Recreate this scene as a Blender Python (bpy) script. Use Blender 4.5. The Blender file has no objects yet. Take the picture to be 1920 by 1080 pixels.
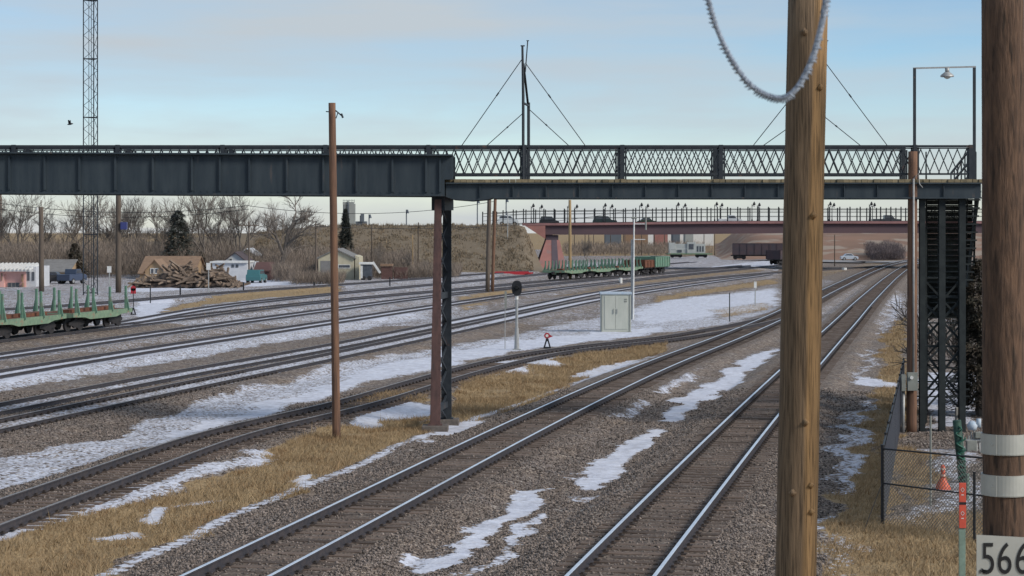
import bpy, math, random
import numpy as np
from mathutils import Vector, Matrix
S = bpy.context.scene
COL = S.collection
R = math.radians
random.seed(7); rng = np.random.default_rng(7)

# ------------------------------------------------------------------ camera, sky, sun, exposure
F = 3800.0; HC = 6.25; HY = 430.0; CX = 960.0          # focal length and horizon of the photograph (1920 wide), camera height
cam_d = bpy.data.cameras.new('camera'); cam = bpy.data.objects.new('camera', cam_d); COL.objects.link(cam)
cam.location = (0, 0, HC); cam.rotation_euler = (R(90), 0, 0)
cam_d.sensor_width = 36; cam_d.lens = F/1920*36
cam_d.shift_y = -(540-HY)/1920
cam_d.clip_start = .5; cam_d.clip_end = 20000
cam_d.dof.use_dof = True; cam_d.dof.focus_distance = 60; cam_d.dof.aperture_fstop = 13
S.camera = cam
SUN_EL, SUN_AZ = 32.0, 118.0                           # azimuth clockwise from +Y
W = bpy.data.worlds.new('World'); S.world = W; W.use_nodes = True
nt = W.node_tree; nt.nodes.clear()
def N(nt, t, **k):
    n = nt.nodes.new(t)
    for a, b in k.items(): setattr(n, a, b)
    return n
L = nt.links.new
out = N(nt, 'ShaderNodeOutputWorld'); bg = N(nt, 'ShaderNodeBackground')
sky = N(nt, 'ShaderNodeTexSky', sky_type='NISHITA', sun_disc=False)
sky.sun_elevation = R(SUN_EL); sky.sun_rotation = R(SUN_AZ); sky.altitude = 2200; sky.air_density = 1.0; sky.dust_density = .35; sky.ozone_density = 1.6
hs = N(nt, 'ShaderNodeHueSaturation'); hs.inputs['Saturation'].default_value = 1.22; hs.inputs['Value'].default_value = .67
L(sky.outputs[0], hs.inputs['Color'])
tc = N(nt, 'ShaderNodeTexCoord'); mp = N(nt, 'ShaderNodeMapping'); mp.inputs['Scale'].default_value = (3.0, 3.0, 26.0)
mp.inputs['Location'].default_value = (1.3, .4, 2.2)
L(tc.outputs['Generated'], mp.inputs['Vector'])
nz = N(nt, 'ShaderNodeTexNoise'); nz.inputs['Scale'].default_value = 1.0; nz.inputs['Detail'].default_value = 6; nz.inputs['Roughness'].default_value = .5
L(mp.outputs[0], nz.inputs['Vector'])
rp = N(nt, 'ShaderNodeValToRGB'); rp.color_ramp.elements[0].position = .34; rp.color_ramp.elements[0].color = (0, 0, 0, 1)
rp.color_ramp.elements[1].position = .64; rp.color_ramp.elements[1].color = (1, 1, 1, 1)
L(nz.outputs[0], rp.inputs[0])
mx = N(nt, 'ShaderNodeMix', data_type='RGBA'); L(rp.outputs[0], mx.inputs[0]); L(hs.outputs[0], mx.inputs[6])
mx.inputs[7].default_value = (2.8, 3.15, 3.45, 1)
# thin bright cloud bank low over the horizon
sx = N(nt, 'ShaderNodeSeparateXYZ'); L(tc.outputs['Generated'], sx.inputs[0])
n2 = N(nt, 'ShaderNodeTexNoise'); n2.inputs['Scale'].default_value = 14; n2.inputs['Detail'].default_value = 4
mp2 = N(nt, 'ShaderNodeMapping'); mp2.inputs['Scale'].default_value = (1, 1, 2.5); L(tc.outputs['Generated'], mp2.inputs['Vector']); L(mp2.outputs[0], n2.inputs['Vector'])
ma = N(nt, 'ShaderNodeMath', operation='MULTIPLY_ADD'); L(n2.outputs[0], ma.inputs[0]); ma.inputs[1].default_value = -.10; L(sx.outputs[2], ma.inputs[2])
mr = N(nt, 'ShaderNodeMapRange'); L(ma.outputs[0], mr.inputs[0]); mr.inputs[1].default_value = -.065; mr.inputs[2].default_value = .015; mr.inputs[3].default_value = .85; mr.inputs[4].default_value = 0
m2 = N(nt, 'ShaderNodeMix', data_type='RGBA'); L(mr.outputs[0], m2.inputs[0]); L(mx.outputs[2], m2.inputs[6]); m2.inputs[7].default_value = (2.95, 3.05, 3.2, 1)
L(m2.outputs[2], bg.inputs[0]); bg.inputs[1].default_value = .1
L(bg.outputs[0], out.inputs[0])
sd = bpy.data.lights.new('sun', 'SUN'); sd.energy = 1.7; sd.angle = R(15); sd.color = (1, .93, .84)
sun = bpy.data.objects.new('sun', sd); COL.objects.link(sun)
sv = Vector((math.sin(R(SUN_AZ))*math.cos(R(SUN_EL)), math.cos(R(SUN_AZ))*math.cos(R(SUN_EL)), math.sin(R(SUN_EL))))
sun.rotation_euler = sv.to_track_quat('Z', 'Y').to_euler(); sun.location = (30, -20, 40)
S.view_settings.view_transform = 'Standard'; S.view_settings.look = 'None'; S.view_settings.exposure = .92; S.view_settings.gamma = 1

# ------------------------------------------------------------------ helpers
def G(px, py, h=0.0):                                   # where the ray of a pixel meets height h: used to survey the photograph once
    y = F*(HC-h)/(py-HY); return Vector(((px-CX)/F*y, y, h))
def P(px, py, Y): return Vector(((px-CX)/F*Y, Y, HC-(py-HY)/F*Y))
def tag(o, label=None, cat=None, group=None, kind=None):
    for k, v in (('label', label), ('category', cat), ('group', group), ('kind', kind)):
        if v: o[k] = v
    return o
def thing(name, loc, label, cat, group=None, rz=0, kind=None):
    o = bpy.data.objects.new(name, None); COL.objects.link(o); o.empty_display_size = .3
    o.location = loc; o.rotation_euler = (0, 0, rz)
    return tag(o, label, cat, group, kind)
def copy_thing(o, loc, label=None, rz=None, group=None, scale=None, parent=None):
    c = o.copy(); COL.objects.link(c); c.parent = parent
    if parent is None:
        c.location = loc
        if rz is not None: c.rotation_euler = (0, 0, rz)
        if scale is not None: c.scale = scale if hasattr(scale, '__len__') else (scale,)*3
        if label: c['label'] = label
        if group: c['group'] = group
    for ch in list(o.children): copy_thing(ch, None, parent=c)
    return c
class MB:
    def __init__(s): s.v = []; s.f = []; s.m = []
    def add(s, vs, fs, mi=0):
        b = len(s.v); s.v += [tuple(v) for v in vs]
        for f in fs: s.f.append([b+i for i in f]); s.m.append(mi)
    def box(s, x0, x1, y0, y1, z0, z1, mi=0):
        s.add([(x0,y0,z0),(x1,y0,z0),(x1,y1,z0),(x0,y1,z0),(x0,y0,z1),(x1,y0,z1),(x1,y1,z1),(x0,y1,z1)],
              [(0,3,2,1),(4,5,6,7),(0,1,5,4),(1,2,6,5),(2,3,7,6),(3,0,4,7)], mi); return s
    def bar(s, a, b, w, h=None, mi=0, up=(0,0,1)):
        a = Vector(a); b = Vector(b); h = h or w; d = (b-a).normalized(); u = Vector(up)
        if abs(d.dot(u)) > .98: u = Vector((0,1,0))
        x = d.cross(u).normalized()*(w/2); z = x.cross(d).normalized()*(h/2)
        vs = [p+i*x+j*z for p in (a, b) for i, j in ((-1,-1),(1,-1),(1,1),(-1,1))]
        s.add(vs, [(3,2,1,0),(4,5,6,7),(0,1,5,4),(1,2,6,5),(2,3,7,6),(3,0,4,7)], mi); return s
    def tube(s, pts, rad, n=8, mi=0, cap=True):
        pts = [Vector(p) for p in pts]; k = len(pts)
        rad = rad if hasattr(rad, '__len__') else [rad]*k
        b = len(s.v); ref = None
        for i, p in enumerate(pts):
            d = (pts[min(i+1,k-1)]-pts[max(i-1,0)]).normalized()
            if ref is None: ref = Vector((1,0,0)) if abs(d.x) < .8 else Vector((0,1,0))
            x = (ref-d*ref.dot(d)).normalized(); y = d.cross(x); ref = x
            for j in range(n):
                a = 2*math.pi*j/n; s.v.append(tuple(p+(x*math.cos(a)+y*math.sin(a))*rad[i]))
        for i in range(k-1):
            for j in range(n):
                s.f.append([b+i*n+j, b+i*n+(j+1)%n, b+(i+1)*n+(j+1)%n, b+(i+1)*n+j]); s.m.append(mi)
        if cap:
            s.f.append([b+j for j in range(n)][::-1]); s.m.append(mi)
            s.f.append([b+(k-1)*n+j for j in range(n)]); s.m.append(mi)
        return s
    def prism(s, prof, y0, y1, mi=0):                  # profile in XZ, extruded along Y
        n = len(prof)
        s.add([(x, y0, z) for x, z in prof]+[(x, y1, z) for x, z in prof],
              [list(range(n)), list(range(2*n-1, n-1, -1))]+[[i, i+n, (i+1)%n+n, (i+1)%n] for i in range(n)], mi); return s
    def build(s, name, mats, parent=None, smooth=False, label=None, bevel=0):
        me = bpy.data.meshes.new(name)
        o = Vector((0,0,0)); p_ = parent if not getattr(s, 'local', False) else None
        while p_ is not None: o += p_.location; p_ = p_.parent
        me.from_pydata([(v[0]-o.x, v[1]-o.y, v[2]-o.z) for v in s.v], [], s.f)
        mats = mats if isinstance(mats, (list, tuple)) else [mats]
        for m in mats: me.materials.append(m)
        me.polygons.foreach_set('material_index', s.m)
        if smooth: me.polygons.foreach_set('use_smooth', [True]*len(s.f))
        me.validate(); me.update()
        ob = bpy.data.objects.new(name, me); COL.objects.link(ob); ob.parent = parent
        if bevel:
            bv = ob.modifiers.new('bevel', 'BEVEL'); bv.width = bevel; bv.segments = 2; bv.limit_method = 'ANGLE'
        if label: ob['label'] = label
        return ob
def LM():
    m = MB(); m.local = True; return m

# ------------------------------------------------------------------ materials
MATS = {}
def mat(name, c1, c2=None, rough=.75, metal=0, scale=3, stretch=(1,1,1), detail=5, bump=0, spec=.35, lo=.35, hi=.65, island=0, objrand=0, c3=None, s3=1.0, p3=.62, alpha=None):
    m = bpy.data.materials.new(name); m.use_nodes = True; t = m.node_tree; b = t.nodes['Principled BSDF']; l = t.links.new
    b.inputs['Roughness'].default_value = rough; b.inputs['Metallic'].default_value = metal; b.inputs['Specular IOR Level'].default_value = spec
    c2 = c2 or tuple(x*.75 for x in c1)
    tc = N(t, 'ShaderNodeTexCoord'); mp = N(t, 'ShaderNodeMapping'); mp.inputs['Scale'].default_value = stretch
    l(tc.outputs['Object'], mp.inputs['Vector'])
    nz = N(t, 'ShaderNodeTexNoise'); nz.inputs['Scale'].default_value = scale; nz.inputs['Detail'].default_value = detail; nz.inputs['Roughness'].default_value = .6
    l(mp.outputs[0], nz.inputs['Vector'])
    mr = N(t, 'ShaderNodeMapRange'); mr.inputs[1].default_value = lo; mr.inputs[2].default_value = hi; l(nz.outputs[0], mr.inputs[0])
    mx = N(t, 'ShaderNodeMix', data_type='RGBA'); mx.inputs[6].default_value = (*c1, 1); mx.inputs[7].default_value = (*c2, 1); l(mr.outputs[0], mx.inputs[0])
    cur = mx.outputs[2]
    if c3:
        n3 = N(t, 'ShaderNodeTexNoise'); n3.inputs['Scale'].default_value = s3; n3.inputs['Detail'].default_value = 6; l(mp.outputs[0], n3.inputs['Vector'])
        r3 = N(t, 'ShaderNodeMapRange'); r3.inputs[1].default_value = p3-.04; r3.inputs[2].default_value = p3+.04; l(n3.outputs[0], r3.inputs[0])
        x3 = N(t, 'ShaderNodeMix', data_type='RGBA'); l(r3.outputs[0], x3.inputs[0]); l(cur, x3.inputs[6]); x3.inputs[7].default_value = (*c3, 1); cur = x3.outputs[2]
    if island or objrand:
        if island: g = N(t, 'ShaderNodeNewGeometry').outputs['Random Per Island']; amt = island
        else: g = N(t, 'ShaderNodeObjectInfo').outputs['Random']; amt = objrand
        r = N(t, 'ShaderNodeMapRange'); r.inputs[3].default_value = 1-amt; r.inputs[4].default_value = 1+amt; l(g, r.inputs[0])
        h = N(t, 'ShaderNodeHueSaturation'); l(r.outputs[0], h.inputs['Value']); l(cur, h.inputs['Color']); cur = h.outputs[0]
    l(cur, b.inputs['Base Color'])
    if bump:
        bp = N(t, 'ShaderNodeBump'); bp.inputs['Strength'].default_value = bump; bp.inputs['Distance'].default_value = .02
        l(nz.outputs[0], bp.inputs['Height']); l(bp.outputs[0], b.inputs['Normal'])
    MATS[name] = m; return m
M_girder = mat('girder_paint', (.024,.036,.047), (.042,.056,.066), rough=.6, scale=3.2, stretch=(1,1,.16), bump=.1, c3=(.075,.07,.07), s3=5, p3=.69)
M_steel = mat('bridge_steel', (.02,.026,.034), (.035,.042,.05), rough=.6, scale=4, bump=.1, c3=(.09,.06,.05), s3=3, p3=.68)
M_tower = mat('tower_steel', (.011,.016,.018), (.022,.029,.03), rough=.7, scale=4, bump=.1)
M_rustleg = mat('rusty_steel', (.14,.078,.07), (.08,.05,.048), rough=.8, scale=5, stretch=(1,1,.3), bump=.2, c3=(.04,.04,.045), s3=3, p3=.66)
M_plank = mat('deck_plank', (.27,.215,.13), (.15,.125,.08), rough=.9, scale=6, stretch=(.5,1,1), bump=.3, island=.2)
M_pole = mat('two_tone_pole', (.26,.162,.08), (.165,.104,.052), rough=.85, scale=16, stretch=(1,1,.07), detail=9, bump=1.0, lo=.38, hi=.62, c3=(.045,.032,.02), s3=7, p3=.66)
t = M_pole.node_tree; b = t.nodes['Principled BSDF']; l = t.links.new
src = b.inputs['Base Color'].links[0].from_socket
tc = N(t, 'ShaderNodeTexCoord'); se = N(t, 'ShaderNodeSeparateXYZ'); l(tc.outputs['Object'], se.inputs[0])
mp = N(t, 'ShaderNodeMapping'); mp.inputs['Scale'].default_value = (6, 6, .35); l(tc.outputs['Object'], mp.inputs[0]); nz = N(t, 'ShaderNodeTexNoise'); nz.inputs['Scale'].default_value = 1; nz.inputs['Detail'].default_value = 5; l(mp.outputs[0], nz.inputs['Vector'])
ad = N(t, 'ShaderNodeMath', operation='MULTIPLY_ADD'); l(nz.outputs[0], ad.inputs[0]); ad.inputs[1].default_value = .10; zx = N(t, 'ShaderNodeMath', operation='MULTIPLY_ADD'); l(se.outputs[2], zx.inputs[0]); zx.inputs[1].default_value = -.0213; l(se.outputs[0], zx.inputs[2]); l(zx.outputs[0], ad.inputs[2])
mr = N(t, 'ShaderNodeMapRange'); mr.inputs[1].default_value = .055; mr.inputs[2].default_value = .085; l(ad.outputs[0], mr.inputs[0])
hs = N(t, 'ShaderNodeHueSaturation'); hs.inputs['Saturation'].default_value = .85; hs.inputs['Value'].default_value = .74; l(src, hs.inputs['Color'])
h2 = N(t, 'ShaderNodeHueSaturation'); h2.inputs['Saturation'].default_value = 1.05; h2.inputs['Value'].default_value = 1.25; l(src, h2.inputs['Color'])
mx = N(t, 'ShaderNodeMix', data_type='RGBA'); l(mr.outputs[0], mx.inputs[0]); l(hs.outputs[0], mx.inputs[6]); l(h2.outputs[0], mx.inputs[7])  # left side duller and darker, right side paler, along a ragged border
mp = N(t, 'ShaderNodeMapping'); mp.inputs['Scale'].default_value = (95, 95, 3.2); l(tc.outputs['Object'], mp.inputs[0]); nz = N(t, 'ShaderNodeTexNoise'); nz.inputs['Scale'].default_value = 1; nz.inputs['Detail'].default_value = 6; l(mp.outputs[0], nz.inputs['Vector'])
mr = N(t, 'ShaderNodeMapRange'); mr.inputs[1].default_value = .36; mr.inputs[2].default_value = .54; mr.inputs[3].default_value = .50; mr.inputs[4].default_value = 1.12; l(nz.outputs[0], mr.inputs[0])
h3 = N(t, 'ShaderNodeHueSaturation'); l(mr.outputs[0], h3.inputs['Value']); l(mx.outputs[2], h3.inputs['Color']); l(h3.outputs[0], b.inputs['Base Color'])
M_pole2 = mat('dark_pole', (.15,.09,.058), (.08,.05,.035), rough=.9, scale=34, stretch=(1,1,.14), detail=9, bump=1.2, lo=.36, hi=.6, c3=(.045,.03,.022), s3=22, p3=.6)
M_brownpole = mat('brown_pole', (.23,.125,.075), (.10,.06,.045), rough=.85, scale=14, stretch=(1,1,.06), detail=7, bump=.7)
M_farpole = mat('far_pole', (.12,.095,.075), (.08,.064,.052), rough=.9, scale=8, stretch=(1,1,.1), objrand=.25)
M_yelpole = mat('pale_pole', (.36,.26,.14), (.26,.18,.10), rough=.9, scale=8, stretch=(1,1,.1))
M_alu = mat('aluminium', (.50,.50,.46), (.40,.41,.38), rough=.45, metal=.35, scale=3, bump=.05)
M_galv = mat('galvanised', (.42,.42,.41), (.30,.31,.31), rough=.5, metal=.3, scale=9)
M_boxgrey = mat('box_grey', (.26,.27,.245), (.20,.21,.19), rough=.6, scale=5)
M_black = mat('black_paint', (.012,.013,.016), (.022,.023,.026), rough=.5, scale=8)
M_railhead = mat('rail_head', (.80,.86,.93), (.66,.72,.80), rough=.33, metal=.45, scale=2)
M_railweb = mat('rail_web', (.032,.033,.042), (.06,.052,.055), rough=.8, scale=6, bump=.3)
M_oldrail = mat('old_rail_head', (.30,.285,.28), (.17,.16,.155), rough=.5, metal=.3, scale=5)
M_plate = mat('tie_plate', (.03,.026,.025), (.06,.045,.038), rough=.85, scale=20)
M_tie = mat('tie_wood', (.15,.112,.09), (.095,.07,.056), rough=.95, scale=14, stretch=(.15,1,1), bump=.8, objrand=.4, c3=(.75,.76,.8), s3=2.2, p3=.735)
M_rubble = mat('gravelly_concrete', (.15,.13,.115), (.10,.085,.075), rough=1, scale=9, bump=.5)
M_tie2 = mat('grey_tie_wood', (.15,.12,.10), (.10,.08,.07), rough=.95, scale=6, island=.4, c3=(.72,.74,.8), s3=.9, p3=.5)
M_cabinet = mat('cabinet_paint', (.50,.51,.45), (.42,.44,.385), rough=.6, scale=2, stretch=(1,1,.3))
M_red = mat('red_paint', (.45,.035,.045), (.33,.03,.04), rough=.5, scale=8)
M_white = mat('white_paint', (.72,.72,.70), (.55,.55,.53), rough=.6, scale=4)
M_green = mat('green_paint', (.14,.26,.185), (.10,.185,.14), rough=.7, scale=3, c3=(.16,.20,.15), s3=2.5, p3=.6)
M_green2 = mat('pale_green_paint', (.19,.27,.18), (.13,.2,.14), rough=.8, scale=4, c3=(.25,.17,.12), s3=3, p3=.64)
M_rustdeck = mat('rust_deck', (.17,.07,.04), (.10,.045,.03), rough=.9, scale=3, bump=.3)
M_wheel = mat('wheel_steel', (.02,.02,.022), (.035,.03,.03), rough=.6, scale=8)
M_pink = mat('pink_concrete', (.33,.16,.14), (.27,.13,.115), rough=.85, scale=.6, c3=(.26,.16,.15), s3=.9, p3=.62)
M_pinkd = mat('dark_concrete', (.11,.085,.10), (.085,.07,.085), rough=.85, scale=.5)
M_obridge = mat('overpass_girder', (.115,.07,.078), (.085,.06,.07), rough=.7, scale=.2, stretch=(.4,1,1))
M_parapet = mat('overpass_parapet', (.30,.155,.15), (.22,.12,.12), rough=.8, scale=.5)
M_stucco = mat('pink_stucco', (.68,.40,.36), (.60,.35,.32), rough=.85, scale=1.5)
M_cream = mat('cream_siding', (.50,.46,.34), (.42,.38,.28), rough=.8, scale=1.5)
M_siding = mat('white_siding', (.55,.56,.58), (.45,.47,.5), rough=.7, scale=1.2)
M_roofg = mat('grey_roof', (.22,.215,.21), (.17,.165,.16), rough=.9, scale=2)
M_rooft = mat('tan_roof', (.27,.18,.12), (.21,.14,.095), rough=.9, scale=2)
M_roofd = mat('dark_roof', (.09,.07,.075), (.07,.055,.06), rough=.9, scale=2)
M_roofr = mat('red_roof', (.13,.07,.065), (.10,.055,.05), rough=.9, scale=2)
M_window = mat('window_glass', (.05,.06,.075), (.09,.10,.12), rough=.15, scale=2, spec=.6)
M_tan = mat('tan_wall', (.40,.28,.17), (.30,.21,.13), rough=.9, scale=2)
M_lumber = mat('old_ties', (.25,.19,.145), (.12,.09,.07), rough=.95, scale=5, stretch=(.3,1,1), objrand=.5, island=.35)
M_bark = mat('bare_bark', (.19,.165,.145), (.12,.105,.095), rough=.95, scale=4, objrand=.15)
M_brush = mat('brush_twigs', (.24,.195,.16), (.185,.15,.122), rough=1, scale=.4, island=.35)
M_brush2 = mat('dark_brush_twigs', (.17,.14,.14), (.12,.10,.105), rough=1, scale=.4, island=.3)
M_needle = mat('conifer_needles', (.05,.062,.058), (.07,.075,.062), rough=.9, scale=2, island=.45)
M_needleb = mat('brown_needles', (.13,.10,.075), (.06,.062,.045), rough=.9, scale=2, island=.45)
M_grass = mat('dry_grass', (.37,.275,.16), (.29,.205,.115), rough=.95, scale=.35, island=.18, c3=(.26,.17,.09), s3=.8, p3=.6)
M_silo = mat('silo_concrete', (.33,.35,.34), (.27,.29,.285), rough=.9, scale=.2)
M_silod = mat('silo_dark', (.12,.14,.17), (.10,.12,.14), rough=.9, scale=.2)
M_frost = mat('frosted_cable', (.42,.48,.57), (.16,.19,.24), rough=.8, scale=160, bump=.4)
M_orange = mat('orange_plastic', (.70,.13,.06), (.58,.10,.05), rough=.5, scale=6)
M_pipeg = mat('green_pipe', (.035,.085,.06), (.02,.05,.038), rough=.6, scale=14)
M_marker = mat('marker_green', (.23,.32,.26), (.16,.22,.18), rough=.7, scale=6)
M_concrete = mat('concrete', (.38,.37,.34), (.28,.27,.25), rough=.9, scale=6)
M_ivory = mat('locomotive_paint', (.42,.44,.42), (.34,.36,.35), rough=.7, scale=.8)
M_gondola = mat('gondola_steel', (.075,.05,.055), (.05,.045,.055), rough=.8, scale=.6)
M_bluew = mat('pale_blue', (.35,.45,.55), (.5,.55,.6), rough=.6, scale=10)
M_ink = mat('black_ink', (.012,.012,.014), (.02,.02,.02), rough=.6)
def carpaint(n, c): return mat(n, c, tuple(x*.9 for x in c), rough=.3, scale=2, spec=.6)

# ------------------------------------------------------------------ tracks surveyed on the ground
def catmull(pts, step):
    pts = [np.array(p[:2]) for p in pts]; pts = [2*pts[0]-pts[1]]+pts+[2*pts[-1]-pts[-2]]; out = []
    for i in range(1, len(pts)-2):
        p0, p1, p2, p3 = pts[i-1:i+3]
        a = np.linalg.norm(p1-p0)**.5+1e-6; b = np.linalg.norm(p2-p1)**.5+1e-6; c = np.linalg.norm(p3-p2)**.5+1e-6
        n = max(2, int(np.linalg.norm(p2-p1)/step))
        for k in range(n):
            u = k/n*b
            m1 = (p1-p0)/a*(b/(a+b))+(p2-p1)/b*(a/(a+b)); m2 = (p2-p1)/b*(c/(b+c))+(p3-p2)/c*(b/(b+c))
            t = u/b; out.append((2*t**3-3*t*t+1)*p1+(t**3-2*t*t+t)*m1*b+(-2*t**3+3*t*t)*p2+(t**3-t*t)*m2*b)
    out.append(pts[-2]); return np.array(out)
def smooth(c, n, it=1):
    for _ in range(it):
        k = np.ones(2*n+1)/(2*n+1); pad = np.vstack([2*c[0]-c[n:0:-1], c, 2*c[-1]-c[-2:-n-2:-1]])
        c = np.stack([np.convolve(pad[:, i], k, 'valid') for i in (0, 1)], 1)
    return c
def resample(c, step):
    d = np.r_[0, np.cumsum(np.linalg.norm(np.diff(c, axis=0), axis=1))]; t = np.arange(0, d[-1], step)
    return np.stack([np.interp(t, d, c[:, 0]), np.interp(t, d, c[:, 1])], 1)
TRK = {
 'one': [(-28,1300),(427,1078),(664,959),(897,840),(1100,742),(1240,679.5),(1350,638),(1459,592),(1541,550),(1587,528),(1628,509),(1672,494),(1760,478)],
 'two': [(950,1300),(1159,1062),(1309,894),(1409.5,783),(1564.5,623),(1588.5,599),(1614,572),(1659,530),(1672,519),(1700,500),(1735,485),(1780,474)],
 'siding': [(-260,1055),(0,956),(120,915),(300,851),(450,799),(623,765),(760,724),(850,698),(1000,662),(1100,648),(1240,634),(1330,619),(1400,606),(1459,592)],
 'yard_a': [(-200,797),(0,760),(300,702),(623,646),(760,618),(860,599),(1000,571),(1120,547),(1240,530),(1340,519),(1460,509),(1560,503.5),(1660,497)],
 'yard_b': [(-200,832),(0,791),(300,728),(623,663),(760,634),(860,613.5),(1000,583),(1120,558.5),(1240,540),(1340,526),(1440,513)],
 'yard_c': [(-200,729),(0,695),(300,648),(623,600),(810,572),(1000,545),(1200,522),(1400,502),(1500,492)],
 'yard_d': [(-200,690),(0,663),(300,620),(623,577),(810,553),(1100,524),(1300,505),(1400,496)],
 'yard_e': [(-200,655),(17,631),(115,619),(220,609),(400,585),(623,561),(850,541),(1050,523),(1237,512),(1400,498)],
 'yard_f': [(230,603),(400,573),(620,549),(850,528),(1100,505),(1300,490)],
 'yard_g': [(-100,583),(120,571),(300,556),(450,544),(620,533),(850,516),(1100,498)],
}
CUR = {}
for k, pts in TRK.items():
    h = .19
    c = catmull([G(a, b, h) for a, b in pts], 1.0)
    c = resample(c, 1.0); c = smooth(c, 6, 3) if k not in ('siding',) else smooth(c, 4, 2)
    CUR[k] = c
def dist_tracks(x, y, keys=None):
    best = np.full(x.shape, 1e9)
    for k in (keys or CUR):
        c = CUR[k][::3]
        a = c[:-1]; b = c[1:]; ab = b-a; l2 = (ab**2).sum(1)
        for s in range(0, x.size, 40000):
            xs = x[s:s+40000, None]; ys = y[s:s+40000, None]
            t = np.clip(((xs-a[:, 0])*ab[:, 0]+(ys-a[:, 1])*ab[:, 1])/l2, 0, 1)
            d = np.sqrt(((xs-a[:, 0]-t*ab[:, 0])**2+(ys-a[:, 1]-t*ab[:, 1])**2).min(1))
            best[s:s+40000] = np.minimum(best[s:s+40000], d)
    return best
def vnoise(x, y, s, seed=0):
    x = x*s+seed*17.3; y = y*s+seed*9.1; xi = np.floor(x).astype(int); yi = np.floor(y).astype(int); fx = x-xi; fy = y-yi
    def h(a, b): n = (a*374761393+b*668265263+seed*1442695)&0xffffffff; n = ((n^(n>>13))*1274126177)&0xffffffff; return ((n^(n>>16))&0xffff)/65535.
    fx = fx*fx*(3-2*fx); fy = fy*fy*(3-2*fy)
    return (h(xi,yi)*(1-fx)+h(xi+1,yi)*fx)*(1-fy)+(h(xi,yi+1)*(1-fx)+h(xi+1,yi+1)*fx)*fy
def ss(t): t = np.clip(t, 0, 1); return t*t*(3-2*t)
def gz(x, y):
    x = np.atleast_1d(np.asarray(x, float)).ravel(); y = np.atleast_1d(np.asarray(y, float)).ravel()
    d1 = dist_tracks(x, y, ['one', 'two']); d2 = dist_tracks(x, y, [k for k in CUR if k not in ('one', 'two')])
    z1 = -.30*ss((d1-1.55)/1.5); z2 = -.16*ss((d2-1.4)/1.2)
    z = np.maximum(z1, z2+0*z1); z = np.where(d1 < 3.2, z1, np.maximum(-.28, z2))
    z = np.maximum(z1, z2-.0)
    amp = np.clip(np.minimum(d1, d2)-1.8, 0, 1)
    bedm = 1-ss((d1-1.25)/.2)
    z = z+bedm*(.018+.03*(vnoise(x, y, 2.2, 31)-.5))
    z = z+amp*(.10*(vnoise(x, y, .35, 1)-.5)+.05*(vnoise(x, y, 1.3, 2)-.5))+.018*(vnoise(x, y, 5, 3)-.5)-.02
    return z
def gz1(x, y): return float(gz(x, y)[0])

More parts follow.
